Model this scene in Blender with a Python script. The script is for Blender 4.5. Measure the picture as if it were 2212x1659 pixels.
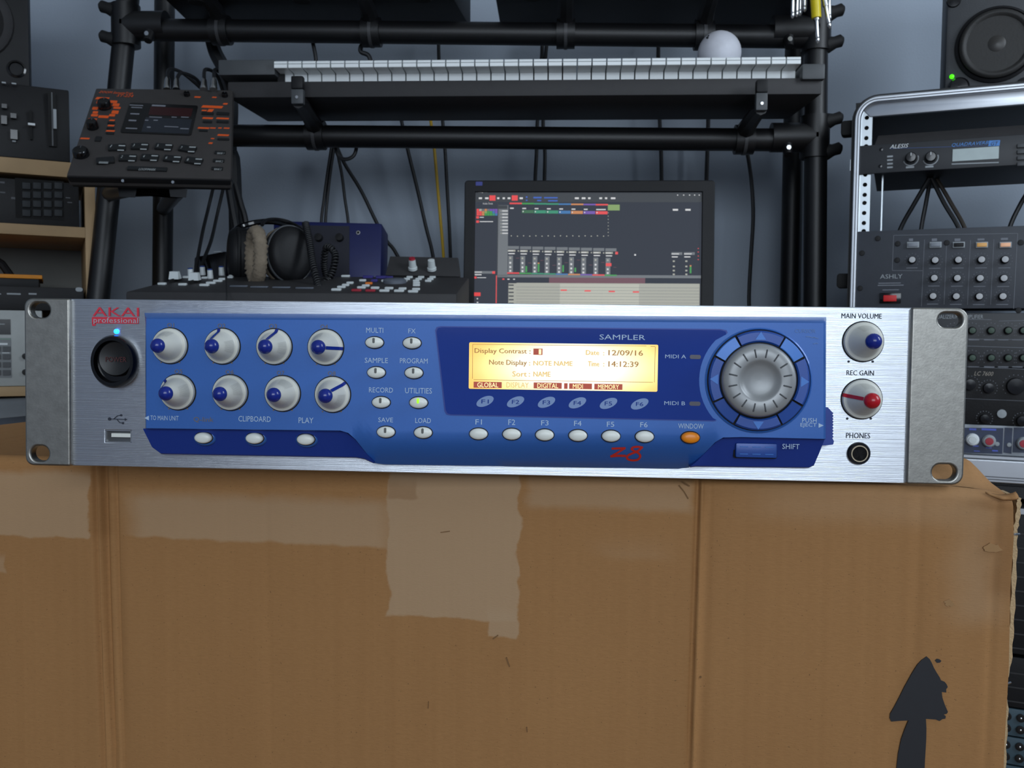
import bpy, bmesh, math, random
from mathutils import Vector, Matrix, noise as mnoise
random.seed(7)
for o in list(bpy.data.objects): bpy.data.objects.remove(o)
S = bpy.context.scene
COL = S.collection
R = math.radians
PI = math.pi
# ------------------------------------------------------------------ camera
W, H, FPX = 2212, 1659, 1950.0
CAMZ = 0.72
CM = Matrix.Translation((0, 0, CAMZ)) @ Matrix.Rotation(R(3.2), 4, 'Z') @ Matrix.Rotation(R(90 - 3.0), 4, 'X') @ Matrix.Rotation(R(0.5), 4, 'Z')
cd = bpy.data.cameras.new('camera'); cam = bpy.data.objects.new('camera', cd); COL.objects.link(cam)
cam.matrix_world = CM
cd.sensor_width = 36; cd.lens = FPX / W * 36; cd.clip_start = 0.02; cd.clip_end = 50
cd.dof.use_dof = True; cd.dof.focus_distance = .462; cd.dof.aperture_fstop = 40
S.camera = cam
# ------------------------------------------------------------------ light
world = bpy.data.worlds.new('world'); S.world = world; world.use_nodes = True
bgn = world.node_tree.nodes['Background']
bgn.inputs[0].default_value = (0.62, 0.74, 1.0, 1); bgn.inputs[1].default_value = 0.25
def area(name, loc, target, sx, sy, power, color):
    l = bpy.data.lights.new(name, 'AREA'); l.shape = 'RECTANGLE'; l.size = sx; l.size_y = sy
    l.energy = power; l.color = color
    o = bpy.data.objects.new(name, l); COL.objects.link(o); o.location = loc
    o.rotation_euler = (Vector(target) - Vector(loc)).to_track_quat('-Z', 'Y').to_euler()
    return o
# daylight through the window in the wall behind the photographer
area('window_daylight', (0.27, -2.30, 1.42), (0.05, 1.0, 1.05), 2.15, 1.10, 43, (0.80, 0.90, 1.0))
# added fill light before the right wall, brightens back wall and rack; no window there
area('side_fill_light', (1.80, 0.30, 1.60), (0.5, 2.0, 1.0), 0.9, 1.0, 34, (0.80, 0.90, 1.0))
S.view_settings.view_transform = 'Standard'; S.view_settings.look = 'None'
S.view_settings.exposure = 0.0; S.view_settings.gamma = 1.0; S.view_settings.use_curve_mapping = False

# ------------------------------------------------------------------ projection helpers (photo pixel -> place)
def ray(px, py):
    d = Vector(((px - W / 2) / FPX, -(py - H / 2) / FPX, -1.0))
    return (CM.to_3x3() @ d)
CP = CM.translation.copy()
def at(px, py, Y):
    d = ray(px, py); t = (Y - CP.y) / d.y
    return CP + d * t
class Frame:
    """local frame of a front: x right, y up, z out of the front towards the room"""
    def __init__(s, origin=None, yaw=0, tilt=0, M=None):
        if M is None:
            f, t = R(yaw), R(tilt)
            x = Vector((math.cos(f), -math.sin(f), 0)); n = Vector((-math.sin(f), -math.cos(f), 0)); up = Vector((0, 0, 1))
            y = up * math.cos(t) - n * math.sin(t); z = n * math.cos(t) + up * math.sin(t)
            M = Matrix(((x.x, y.x, z.x, origin.x), (x.y, y.y, z.y, origin.y), (x.z, y.z, z.z, origin.z), (0, 0, 0, 1)))
        s.M = M; s.I = M.inverted()
        s.c = s.I @ CP; s.r = s.I.to_3x3()
    def loc(s, px, py, w=0.0):
        d = s.r @ ray(px, py); t = (w - s.c.z) / d.z
        p = s.c + d * t
        return Vector((p.x, p.y, w))
    def rect(s, x0, y0, x1, y1, w=0.0):
        cx, cy = (x0 + x1) / 2, (y0 + y1) / 2
        return s.loc(x0, cy, w).x, s.loc(cx, y1, w).y, s.loc(x1, cy, w).x, s.loc(cx, y0, w).y
    def mm(s, px, py, n, w=0.0):          # n photo pixels at that spot, in metres
        return (s.loc(px + n, py, w) - s.loc(px, py, w)).length

# ------------------------------------------------------------------ materials
def lin(c):
    return tuple((v / 12.92 if v <= 0.04045 else ((v + 0.055) / 1.055) ** 2.4) for v in (x / 255 for x in c)) + (1.0,)
MATS = {}
def mat(name, rgb, rough=0.5, metal=0.0, var=0.12, scale=60.0, bump=0.0, bscale=300.0, spec=0.5, coat=0.0, emit=None, estr=0.0, trans=0.0):
    m = bpy.data.materials.new(name); m.use_nodes = True; MATS[name] = m
    nt = m.node_tree; b = nt.nodes['Principled BSDF']
    c = lin(rgb)
    tc = nt.nodes.new('ShaderNodeTexCoord'); nz = nt.nodes.new('ShaderNodeTexNoise')
    nz.inputs['Scale'].default_value = scale; nz.inputs['Detail'].default_value = 3
    nt.links.new(tc.outputs['Object'], nz.inputs['Vector'])
    mx = nt.nodes.new('ShaderNodeMix'); mx.data_type = 'RGBA'
    mx.inputs[6].default_value = tuple(v * (1 - var) for v in c[:3]) + (1,)
    mx.inputs[7].default_value = tuple(min(1, v * (1 + var)) for v in c[:3]) + (1,)
    nt.links.new(nz.outputs['Fac'], mx.inputs[0]); nt.links.new(mx.outputs[2], b.inputs['Base Color'])
    b.inputs['Roughness'].default_value = rough; b.inputs['Metallic'].default_value = metal
    b.inputs['Specular IOR Level'].default_value = spec; b.inputs['Coat Weight'].default_value = coat
    b.inputs['Transmission Weight'].default_value = trans
    if bump:
        n2 = nt.nodes.new('ShaderNodeTexNoise'); n2.inputs['Scale'].default_value = bscale
        nt.links.new(tc.outputs['Object'], n2.inputs['Vector'])
        bp = nt.nodes.new('ShaderNodeBump'); bp.inputs['Strength'].default_value = bump; bp.inputs['Distance'].default_value = 0.001
        nt.links.new(n2.outputs['Fac'], bp.inputs['Height']); nt.links.new(bp.outputs['Normal'], b.inputs['Normal'])
    if emit:
        b.inputs['Emission Color'].default_value = lin(emit); b.inputs['Emission Strength'].default_value = estr
    return m

# ------------------------------------------------------------------ objects
def prop(o, label=None, cat=None, group=None, kind=None):
    if label: o['label'] = label
    if cat: o['category'] = cat
    if group: o['group'] = group
    if kind: o['kind'] = kind
    return o
def obj(name, me, m, parent=None, loc=None, rot=None, scale=None, label=None):
    o = bpy.data.objects.new(name, me); COL.objects.link(o)
    if m is not None and (not me.materials): me.materials.append(m)
    if parent: o.parent = parent
    if loc is not None: o.location = loc
    if rot is not None: o.rotation_euler = rot
    if scale is not None: o.scale = scale
    if label: o['label'] = label
    return o
def root(name, M, label, cat, group=None):
    o = bpy.data.objects.new(name, None); COL.objects.link(o)
    o.matrix_world = M if isinstance(M, Matrix) else Matrix.Translation(M)
    o.empty_display_size = 0.02
    return prop(o, label, cat, group)
def finish(me, ang=40):
    me.update()
    me.shade_smooth()
    me.set_sharp_from_angle(angle=R(ang))
    return me
def from_bm(bm, ang=40):
    bmesh.ops.recalc_face_normals(bm, faces=bm.faces)
    me = bpy.data.meshes.new('m'); bm.to_mesh(me); bm.free()
    return finish(me, ang)
class MB:
    def __init__(s): s.v = []; s.f = []
    def add(s, v, f):
        n = len(s.v); s.v += [tuple(p) for p in v]; s.f += [tuple(i + n for i in q) for q in f]; return s
    def box(s, x0, y0, z0, x1, y1, z1):
        v = [(x0, y0, z0), (x1, y0, z0), (x1, y1, z0), (x0, y1, z0), (x0, y0, z1), (x1, y0, z1), (x1, y1, z1), (x0, y1, z1)]
        return s.add(v, [(0, 3, 2, 1), (4, 5, 6, 7), (0, 1, 5, 4), (1, 2, 6, 5), (2, 3, 7, 6), (3, 0, 4, 7)])
    def prism(s, poly, z0, z1):
        n = len(poly)
        a = sum(poly[i][0] * poly[(i + 1) % n][1] - poly[(i + 1) % n][0] * poly[i][1] for i in range(n))
        if a < 0: poly = poly[::-1]
        v = [(p[0], p[1], z0) for p in poly] + [(p[0], p[1], z1) for p in poly]
        return s.add(v, [tuple(range(n - 1, -1, -1)), tuple(range(n, 2 * n))] + [(i, (i + 1) % n, n + (i + 1) % n, n + i) for i in range(n)])
    def hexa(s, a, b):       # two quads (4 points each) joined
        return s.add(list(a) + list(b), [(0, 3, 2, 1), (4, 5, 6, 7), (0, 1, 5, 4), (1, 2, 6, 5), (2, 3, 7, 6), (3, 0, 4, 7)])
    def cyl(s, p0, p1, r0, r1=None, n=16):
        return s.tube([p0, p1], [r0, r0 if r1 is None else r1], n)
    def tube(s, pts, r, n=10):
        pts = [Vector(p) for p in pts]; k = len(pts)
        rs = r if isinstance(r, (list, tuple)) else [r] * k
        v = []; f = []; prev = None
        for i, p in enumerate(pts):
            d = (pts[min(i + 1, k - 1)] - pts[max(i - 1, 0)]).normalized()
            if prev is None:
                a = d.orthogonal().normalized()
            else:
                a = (prev - d * prev.dot(d)); a = a.normalized() if a.length > 1e-6 else d.orthogonal().normalized()
            prev = a; b = d.cross(a)
            v += [p + (a * math.cos(2 * PI * j / n) + b * math.sin(2 * PI * j / n)) * rs[i] for j in range(n)]
        for i in range(k - 1):
            for j in range(n):
                f.append((i * n + j, i * n + (j + 1) % n, (i + 1) * n + (j + 1) % n, (i + 1) * n + j))
        f.append(tuple(range(n - 1, -1, -1))); f.append(tuple(range((k - 1) * n, k * n)))
        return s.add(v, f)
    def lathe(s, prof, c=(0, 0, 0), n=24, sx=1, sy=1):
        k = len(prof); v = []; f = []
        for r, z in prof:
            v += [(c[0] + r * sx * math.cos(2 * PI * j / n), c[1] + r * sy * math.sin(2 * PI * j / n), c[2] + z) for j in range(n)]
        for i in range(k - 1):
            for j in range(n):
                f.append((i * n + j, i * n + (j + 1) % n, (i + 1) * n + (j + 1) % n, (i + 1) * n + j))
        f.append(tuple(range(n - 1, -1, -1))); f.append(tuple(range((k - 1) * n, k * n)))
        return s.add(v, f)
    def ribbon(s, pts, wd, z0, z1):      # flat stroke in xy
        L = len(pts); a = []; b = []
        for i, p in enumerate(pts):
            q0 = Vector(pts[max(i - 1, 0)][:2]); q1 = Vector(pts[min(i + 1, L - 1)][:2])
            d = (q1 - q0).normalized(); nn = Vector((-d.y, d.x)) * wd / 2
            a.append((p[0] + nn.x, p[1] + nn.y)); b.append((p[0] - nn.x, p[1] - nn.y))
        for i in range(L - 1):
            s.prism([a[i], a[i + 1], b[i + 1], b[i]], z0, z1)
        return s
    def mesh(s, ang=40):
        me = bpy.data.meshes.new('m'); me.from_pydata(s.v, [], s.f); return finish(me, ang)
    def build(s, name, m, parent=None, ang=40, bevel=0.0, label=None):
        if bevel:
            me0 = bpy.data.meshes.new('t'); me0.from_pydata(s.v, [], s.f)
            bm = bmesh.new(); bm.from_mesh(me0); bpy.data.meshes.remove(me0)
            bmesh.ops.recalc_face_normals(bm, faces=bm.faces)
            ed = [e for e in bm.edges if len(e.link_faces) == 2 and e.calc_face_angle(0) > R(30)]
            bmesh.ops.bevel(bm, geom=ed, offset=bevel, segments=2, profile=0.6, affect='EDGES', clamp_overlap=True)
            me = from_bm(bm, ang)
        else: me = s.mesh(ang)
        return obj(name, me, m, parent, label=label)
def rbox(sx, sy, sz, bev, seg=2):          # bevelled box, back at z=0
    mb = MB().box(-sx / 2, -sy / 2, 0, sx / 2, sy / 2, sz)
    me0 = bpy.data.meshes.new('t'); me0.from_pydata(mb.v, [], mb.f)
    bm = bmesh.new(); bm.from_mesh(me0); bpy.data.meshes.remove(me0)
    bmesh.ops.bevel(bm, geom=list(bm.edges), offset=bev, segments=seg, profile=0.6, affect='EDGES', clamp_overlap=True)
    return from_bm(bm)
def rrect(x0, y0, x1, y1, r, k=5):
    out = []
    for cx, cy, a0 in ((x1 - r, y1 - r, 0), (x0 + r, y1 - r, 90), (x0 + r, y0 + r, 180), (x1 - r, y0 + r, 270)):
        for i in range(k + 1):
            a = R(a0 + 90 * i / k); out.append((cx + r * math.cos(a), cy + r * math.sin(a)))
    return out
def ellipse(cx, cy, rx, ry, n=24, rot=0):
    o = []
    for i in range(n):
        a = 2 * PI * i / n; x, y = rx * math.cos(a), ry * math.sin(a)
        o.append((cx + x * math.cos(rot) - y * math.sin(rot), cy + x * math.sin(rot) + y * math.cos(rot)))
    return o
def plate(outer, holes, z0, z1, bev=0.0, ang=40):     # flat plate with real holes
    cu = bpy.data.curves.new('c', 'CURVE'); cu.dimensions = '2D'; cu.fill_mode = 'BOTH'
    for poly in [outer] + list(holes):
        sp = cu.splines.new('POLY'); sp.points.add(len(poly) - 1)
        for q, p in zip(sp.points, poly): q.co = (p[0], p[1], 0, 1)
        sp.use_cyclic_u = True
    cu.extrude = max((z1 - z0) / 2 - bev, 1e-5)
    if bev: cu.bevel_depth = bev; cu.bevel_resolution = 3; cu.offset = -bev
    o = bpy.data.objects.new('c', cu); COL.objects.link(o)
    dg = bpy.context.evaluated_depsgraph_get(); dg.update()
    me = bpy.data.meshes.new_from_object(o.evaluated_get(dg))
    bpy.data.objects.remove(o); bpy.data.curves.remove(cu)
    me.transform(Matrix.Translation((0, 0, (z0 + z1) / 2)))
    me.materials.clear()
    bm = bmesh.new(); bm.from_mesh(me); bmesh.ops.remove_doubles(bm, verts=bm.verts, dist=1e-6); bpy.data.meshes.remove(me)
    out = from_bm(bm, ang)
    for q in out.polygons:
        if abs(q.normal.z) > .9999: q.use_smooth = False
    return out
TXT = {}
def text_raw(s, shear=0.0):
    k = (s, shear)
    if k not in TXT:
        cu = bpy.data.curves.new('t', 'FONT'); cu.body = s; cu.size = 1; cu.resolution_u = 2; cu.shear = shear
        o = bpy.data.objects.new('t', cu); COL.objects.link(o)
        dg = bpy.context.evaluated_depsgraph_get(); dg.update()
        me = bpy.data.meshes.new_from_object(o.evaluated_get(dg))
        v = [q.co.copy() for q in me.vertices]; f = [tuple(p.vertices) for p in me.polygons]
        bpy.data.objects.remove(o); bpy.data.curves.remove(cu); bpy.data.meshes.remove(me)
        x0 = min(q.x for q in v); x1 = max(q.x for q in v); y0 = min(q.y for q in v); y1 = max(q.y for q in v)
        TXT[k] = ([((q.x - x0) / (x1 - x0), (q.y - y0) / (y1 - y0)) for q in v], f)
    return TXT[k]
def tx(mb, F, s, box, w, shear=0.0):          # add flat lettering into a builder, box in photo pixels
    u0, v0, u1, v1 = F.rect(*box, w)
    v, f = text_raw(s, shear)
    mb.add([(u0 + a * (u1 - u0), v0 + b * (v1 - v0), w) for a, b in v], f); return mb
def text(F, parent, s, box, m, w, shear=0.0, name='lettering'):
    mb = MB(); tx(mb, F, s, box, w, shear)
    return mb.build(name, m, parent)
def P2(F, pts, w=0.0): return [tuple(F.loc(x, y, w)[:2]) for x, y in pts]
def spline(pts, k=6):                           # Catmull-Rom
    pts = [Vector(p) for p in pts]; out = []
    for i in range(len(pts) - 1):
        a = pts[max(i - 1, 0)]; b = pts[i]; c = pts[i + 1]; d = pts[min(i + 2, len(pts) - 1)]
        for j in range(k):
            t = j / k
            out.append(0.5 * ((2 * b) + (c - a) * t + (2 * a - 5 * b + 4 * c - d) * t * t + (3 * b - a - 3 * c + d) * t ** 3))
    out.append(pts[-1]); return out

# ------------------------------------------------------------------ palette
BLK = mat('black_plastic', (24, 24, 26), 0.5, spec=.25, var=.15, bump=.15)
BLKM = mat('black_powder_coat', (18, 18, 20), 0.42, var=.15, bump=.2, bscale=900)
BLKG = mat('black_gloss', (10, 10, 12), 0.15)
RUB = mat('black_rubber', (14, 14, 15), 0.7)
CHAR = mat('charcoal_plastic', (54, 53, 54), 0.55, spec=.3, bump=.2, bscale=700)
CHAR2 = mat('grey_plastic', (66, 69, 72), 0.5)
CABLE = mat('cable_jacket', (24, 25, 28), 0.5)
STEEL = mat('bright_steel', (200, 200, 200), 0.22, 1.0)
WHITE = mat('white_print', (215, 220, 222), 0.6, var=.05)
GREYP = mat('grey_print', (150, 156, 160), 0.6, var=.05)
ORNG = mat('orange_print', (225, 88, 28), 0.6, var=.1)
RED = mat('red_print', (200, 45, 45), 0.6, var=.06)
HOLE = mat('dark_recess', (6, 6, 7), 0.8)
# ================================================================== SETTING
WALLM = mat('painted_wall', (160, 170, 183), 0.85, var=.05, scale=3, bump=.25, bscale=250)
FLOORM = mat('wood_floor', (110, 84, 60), 0.5, var=.2, scale=8)
CEILM = mat('ceiling_paint', (205, 205, 200), 0.9, var=.03, scale=3)
def struct(name, mb, m): return prop(mb.build(name, m), kind='structure')
WY = 1.935
struct('wall_back', MB().box(-1.75, WY, 0, 1.85, WY + .1, 2.45), WALLM)
struct('wall_left', MB().box(-1.85, -2.4, 0, -1.75, WY + .1, 2.45), WALLM)
struct('wall_right', MB().box(1.85, -2.4, 0, 1.95, WY + .1, 2.45), WALLM)
struct('floor', MB().box(-1.85, -2.4, -.06, 1.95, WY + .1, 0), FLOORM)
struct('ceiling', MB().box(-1.85, -2.4, 2.45, 1.95, WY + .1, 2.51), CEILM)

# ================================================================== SAMPLER
def rotm(p, y, r):
    return Matrix.Rotation(r, 4, 'Z') @ Matrix.Rotation(y, 4, 'Y') @ Matrix.Rotation(p, 4, 'X')
SM = CM @ (Matrix.Translation((-.015486, -.002612, -.463918)) @ rotm(R(2.2779), R(-3.2645), R(-.9001)))
F = Frame(M=SM)
HW, HH = .2413, .04405
sampler = root('rack_sampler', SM, 'silver and blue rack sampler with lit yellow display, lying on the cardboard box', 'sampler')
# --- materials
def brushed(name, rgb, rough, aniso, streak):
    m = mat(name, rgb, rough, 1.0, var=.02); nt = m.node_tree; b = nt.nodes['Principled BSDF']
    tc = nt.nodes.new('ShaderNodeTexCoord'); mp = nt.nodes.new('ShaderNodeMapping'); mp.inputs['Scale'].default_value = (22, 2600, 22)
    nz = nt.nodes.new('ShaderNodeTexNoise'); nz.inputs['Scale'].default_value = 1.0; nz.inputs['Detail'].default_value = 4
    nt.links.new(tc.outputs['Object'], mp.inputs[0]); nt.links.new(mp.outputs[0], nz.inputs['Vector'])
    bp = nt.nodes.new('ShaderNodeBump'); bp.inputs['Strength'].default_value = streak; bp.inputs['Distance'].default_value = .0004
    nt.links.new(nz.outputs['Fac'], bp.inputs['Height']); nt.links.new(bp.outputs[0], b.inputs['Normal'])
    vt = nt.nodes.new('ShaderNodeVectorTransform'); vt.vector_type = 'VECTOR'; vt.convert_from = 'OBJECT'; vt.convert_to = 'WORLD'
    vt.inputs[0].default_value = (0, 1, 0); nt.links.new(vt.outputs[0], b.inputs['Tangent'])
    b.inputs['Anisotropic'].default_value = aniso
    mr = nt.nodes.new('ShaderNodeMapRange'); mr.inputs['To Min'].default_value = rough - .06; mr.inputs['To Max'].default_value = rough + .08
    nt.links.new(nz.outputs['Fac'], mr.inputs['Value']); nt.links.new(mr.outputs[0], b.inputs['Roughness'])
    return m
ALU = brushed('brushed_aluminium', (210, 215, 222), .31, .82, .32)
EAR = mat('scuffed_plated_steel', (152, 150, 144), .40, 1.0, var=.22, scale=240, bump=.04, bscale=900)
BLUE = mat('metallic_blue_plastic', (46, 98, 174), .40, .15, var=.05, scale=900, coat=.25)
BLUEB = mat('blue_plastic_trim', (26, 56, 140), .42, .1, var=.05, scale=700)  # darker module blue; on the lower trims it paints their downward-facing shade
BLUED = mat('dark_blue_window', (20, 54, 140), .06, 0, var=.03, coat=.6)
BTNB = mat('blue_plastic_button', (34, 74, 152), .35, .1, var=.05)
TIPB = mat('royal_blue_knob_tip', (18, 38, 128), .22, 0, var=.04)
TIPR = mat('red_knob_tip', (178, 22, 34), .25, 0, var=.04)
KNOBW = mat('ivory_knob_plastic', (205, 205, 196), .42, var=.05)
BTNW = mat('white_button_plastic', (226, 228, 220), .35, var=.03)
BTNO = mat('orange_button_plastic', (235, 136, 20), .35, var=.03)
SLOT = mat('dark_button_slot', (92, 94, 92), .5)
LEDG = mat('lit_green_led', (150, 215, 20), .4, emit=(150, 225, 20), estr=.9)
PRINTL = mat('pale_blue_print', (176, 198, 222), .6, var=.03)
PRINTK = mat('dark_print', (40, 46, 58), .6, var=.05)
PRINTG = mat('gold_print', (116, 104, 92), .6, var=.05)
REDL = mat('red_logo_print', (205, 40, 62), .55, var=.03)
SILV = mat('silver_jog_wheel', (150, 152, 153), .42, .30, var=.04)
WF = .0135                                            # how far the blue module stands out
# --- chassis behind the panel
MB().box(-.217, -.0405, -.190, .217, .0405, -.0025).build('chassis', mat('chassis_steel', (120, 122, 124), .45, .9), sampler, bevel=.001)
# --- aluminium front with a real opening for the usb socket
ux0, uy0, ux1, uy1 = F.rect(227, 929, 283, 956)
xl, xr = F.loc(150, 820).x, F.loc(1966, 850).x
obj('front_panel', plate([(xl, -HH), (xr, -HH), (xr, HH), (xl, HH)], [[(ux0, uy0), (ux1, uy0), (ux1, uy1), (ux0, uy1)]], -.0032, 0, .0004), ALU, sampler)
# --- ears with slotted holes
def ear(x0, x1, holes, rl, rr):
    o = []
    for (cx, cy, a0, r) in ((x1, HH, 0, rr), (x0, HH, 90, rl), (x0, -HH, 180, rl), (x1, -HH, 270, rr)):
        sx = -1 if a0 in (0, 270) else 1; sy = -1 if a0 in (0, 90) else 1
        for i in range(6):
            a = R(a0 + 90 * i / 5); o.append((cx + sx * r + r * math.cos(a), cy + sy * r + r * math.sin(a)))
    hs = []
    for (a, b, c, d) in holes:
        q = F.rect(a, b, c, d, .002)
        hs.append(rrect(*q, (q[3] - q[1]) * .49, 7))
    return plate(o, hs, -.003, .0028, .0011, 60)
obj('rack_ear', ear(-HW, F.loc(157, 820).x, [(66, 654, 109, 686), (68, 963, 107, 996)], .0045, .0012), EAR, sampler, label='scuffed steel rack ear with two slots')
obj('rack_ear', ear(F.loc(1960, 850).x, HW, [(2026, 676, 2078, 707), (2013, 1003, 2065, 1037)], .0012, .0055), EAR, sampler, label='scuffed steel rack ear with two slots')
# --- blue control module: columns that follow its lower edge
def ylow(x):          # lower border of the proud face
    P = [(308, 925), (735, 930), (752, 935), (768, 949), (808, 1000), (830, 1003), (1465, 1012), (1488, 1009), (1502, 999), (1545, 955), (1562, 945), (1600, 944), (1784, 948)]
    for (a, b), (c, d) in zip(P, P[1:]):
        if x <= c: return b + (d - b) * (x - a) / (c - a)
    return P[-1][1]
def ytop(x): return 688 + (x - 310) * (697 - 688) / 1475
def hface(y):         # the face rolls back below the function keys
    t = max(0, (y - 945) / 65)
    return WF - .0118 * t ** 1.6
xs = [312, 316] + [330 + i * 12.5 for i in range(33)] + [735, 743, 752, 760, 768, 788, 808, 818, 830] + [860 + i * 30 for i in range(20)] + [1450, 1465, 1476, 1488, 1495, 1502, 1524, 1545, 1553, 1562, 1580, 1600] + [1630 + i * 30 for i in range(5)] + [1779, 1785]
NR = 22
v = []; f = []
for i, x in enumerate(xs):
    edge = .0012 if i in (0, len(xs) - 1) else 0
    col = []
    yt, yb = ytop(x), ylow(x)
    p = F.loc(x, yt - 12, 0); col.append((p.x, p.y, 0))
    p = F.loc(x, yt - 3, WF - .0016); col.append((p.x, p.y, WF - .0016 - edge))
    for k in range(NR):
        t = k / (NR - 1); y = yt + 1 + (yb - yt - 1) * t
        w = hface(y); p = F.loc(x, y, w); col.append((p.x, p.y, w - edge))
    p = F.loc(x, yb + 1.5, hface(yb) - .0012); col.append((p.x, p.y, hface(yb) - .0018 - edge))
    col.append((col[-1][0], col[-1][1], 0))
    v += col
nc = NR + 4
for i in range(len(xs) - 1):
    for k in range(nc - 1):
        a = i * nc + k; f.append((a, a + 1, a + nc + 1, a + nc))
f.append(tuple(range(nc))); f.append(tuple(range((len(xs) - 1) * nc + nc - 1, (len(xs) - 1) * nc - 1, -1)))
bm = bmesh.new(); bv = [bm.verts.new(p) for p in v]
for q in f: bm.faces.new([bv[i] for i in q])
module = obj('control_module', from_bm(bm, 30), BLUE, sampler, label='metallic blue raised control module')
def facet(xa, ybots, n=26):     # sloping trims below the face, left and right
    v = []; f = []
    for i in range(n + 1):
        x = xa[0] + (xa[1] - xa[0]) * i / n
        yt = ylow(x) + 1; yb = max(yt + .5, ybots(x))
        ww = .0095 - .0055 * min(1, (yb - yt) / 52)
        a = F.loc(x, yt, .0095); b = F.loc(x, yb, ww)
        v += [(a.x, a.y, 0), (a.x, a.y, .0095), (b.x, b.y, ww), (b.x, b.y - .0006, ww - .001), (b.x, b.y - .0006, 0)]
    for i in range(n):
        for k in range(4): f.append((i * 5 + k, i * 5 + k + 1, i * 5 + k + 6, i * 5 + k + 5))
    f.append((0, 1, 2, 3, 4)); f.append(tuple(range(n * 5 + 4, n * 5 - 1, -1)))
    bm = bmesh.new(); bv = [bm.verts.new(p) for p in v]
    for q in f: bm.faces.new([bv[i] for i in q])
    return from_bm(bm, 30)
def interp(P):
    def g(x):
        for (a, b), (c, d) in zip(P, P[1:]):
            if x <= c: return b + (d - b) * (x - a) / max(c - a, 1e-6)
        return P[-1][1]
    return g
obj('lower_trim', facet((309, 806), interp([(309, 927), (331, 971), (338, 978), (345, 979), (780, 987), (806, 999)])), BLUEB, sampler, label='blue sloping trim below the knobs, shaded darker by its colour')
obj('lower_trim', facet((1492, 1781), interp([(1492, 1006), (1752, 1009), (1760, 1003), (1781, 950)])), BLUEB, sampler, label='blue sloping trim with the shift key, shaded darker by its colour')
# --- power switch
p = F.loc(252, 781); rx = F.mm(252, 781, 49); ry = rx * 1.13
pw = obj('power_switch', MB().lathe([(1, 0), (1, .0035), (.93, .0052), (.80, .0052), (.77, .0030), (.75, .0022)], n=40, sx=rx, sy=ry).mesh(), BLKG, sampler, loc=(p.x, p.y, 0))
p = F.loc(249, 775, .005); r = F.mm(249, 775, 37)
PWB = mat('black_power_button', (12, 12, 13), .42)
pb = obj('power_button', MB().lathe([(r, 0), (r, .0035), (r * .93, .0046), (r * .6, .0038), (0.0001, .0034)], n=36).mesh(), PWB, sampler, loc=(p.x, p.y, .0005))
text(F, sampler, 'POWER', (228, 771, 273, 782), mat('dull_red_print', (74, 18, 20), .6), .0048)
p = F.loc(252, 716); obj('power_led', MB().lathe([(.0013, 0), (.0013, .0006), (.0009, .0012), (.0001, .0014)], n=14).mesh(), mat('lit_blue_led', (40, 120, 255), .3, emit=(25, 120, 255), estr=6), sampler, loc=(p.x, p.y, 0))
text(F, sampler, 'AKAI', (200, 664, 300, 683), REDL, .0003)
mb = MB().prism(rrect(*F.rect(199, 685, 300, 699), .0006), 0, .0003)
mb.prism(P2(F, [(199, 697), (208, 697), (206, 704), (200, 704)]), 0, .0003); mb.build('logo_bar', REDL, sampler)
text(F, sampler, 'professional', (202, 686, 298, 701), mat('logo_knockout', (170, 176, 186), .5, .4), .0005)
# --- usb symbol and socket
mb = MB()
for pts in ([(238, 905), (272, 906)], [(246, 905), (254, 898), (262, 897)], [(252, 905), (259, 913), (266, 914)]):
    mb.ribbon(P2(F, pts), F.mm(250, 905, 1.6), 0, .0003)
for (x, y, rr) in ((237, 905, 3.6), (262, 897, 2.4), (266, 914, 2.4)): mb.prism(ellipse(*F.loc(x, y)[:2], F.mm(x, y, rr), F.mm(x, y, rr), 12), 0, .0003)
mb.prism(P2(F, [(270, 903), (275, 906), (270, 909)]), 0, .0003)
mb.build('usb_symbol', PRINTK, sampler)
us = MB().box(ux0, uy0, -.012, ux1, uy1, -.0115).build('usb_socket', HOLE, sampler)
mb = MB(); t = .0005
mb.box(ux0, uy0, -.0115, ux0 + t, uy1, -.0004); mb.box(ux1 - t, uy0, -.0115, ux1, uy1, -.0004); mb.box(ux0, uy0, -.0115, ux1, uy0 + t, -.0004); mb.box(ux0, uy1 - t, -.0115, ux1, uy1, -.0004)
mb.build('socket_shell', STEEL, us)
MB().box(ux0 + .003, uy0 + .0028, -.0115, ux1 - .0006, uy0 + .0048, -.0008).build('socket_tongue', BTNW, us)
# --- knobs
KN = MB().lathe([(.0089, 0), (.0089, .0012), (.0086, .0020), (.0076, .0024), (.0072, .0030), (.0062, .0060), (.0046, .0108), (.0036, .0136), (.0034, .0142)], n=48).mesh(35)
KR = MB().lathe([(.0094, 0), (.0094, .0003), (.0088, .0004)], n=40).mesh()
TP = MB().lathe([(.0034, .0136)] + [(.0036 * math.cos(R(a)), .0140 + .0036 * math.sin(R(a))) for a in range(0, 90, 12)] + [(.0001, .0176)], n=24).mesh()
def strip_mesh(k0=0):
    prof = [(.0090, .0010), (.0087, .0021), (.0077, .0025), (.0073, .0031), (.0063, .0061), (.0047, .0109), (.0036, .0138)]
    prof = prof[k0:]; v = []; f = []
    for r, z in prof: v += [(r + .0001, -.0008, z + .0001), (r + .0001, .0008, z + .0001)]
    for i in range(len(prof) - 1): f.append((2 * i, 2 * i + 1, 2 * i + 3, 2 * i + 2))
    me = bpy.data.meshes.new('m'); me.from_pydata(v, [], f); return finish(me)
ST = {0: strip_mesh(), 1: strip_mesh(), 2: strip_mesh(4)}
TPM = {0: TP, 1: TP.copy()}
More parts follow.
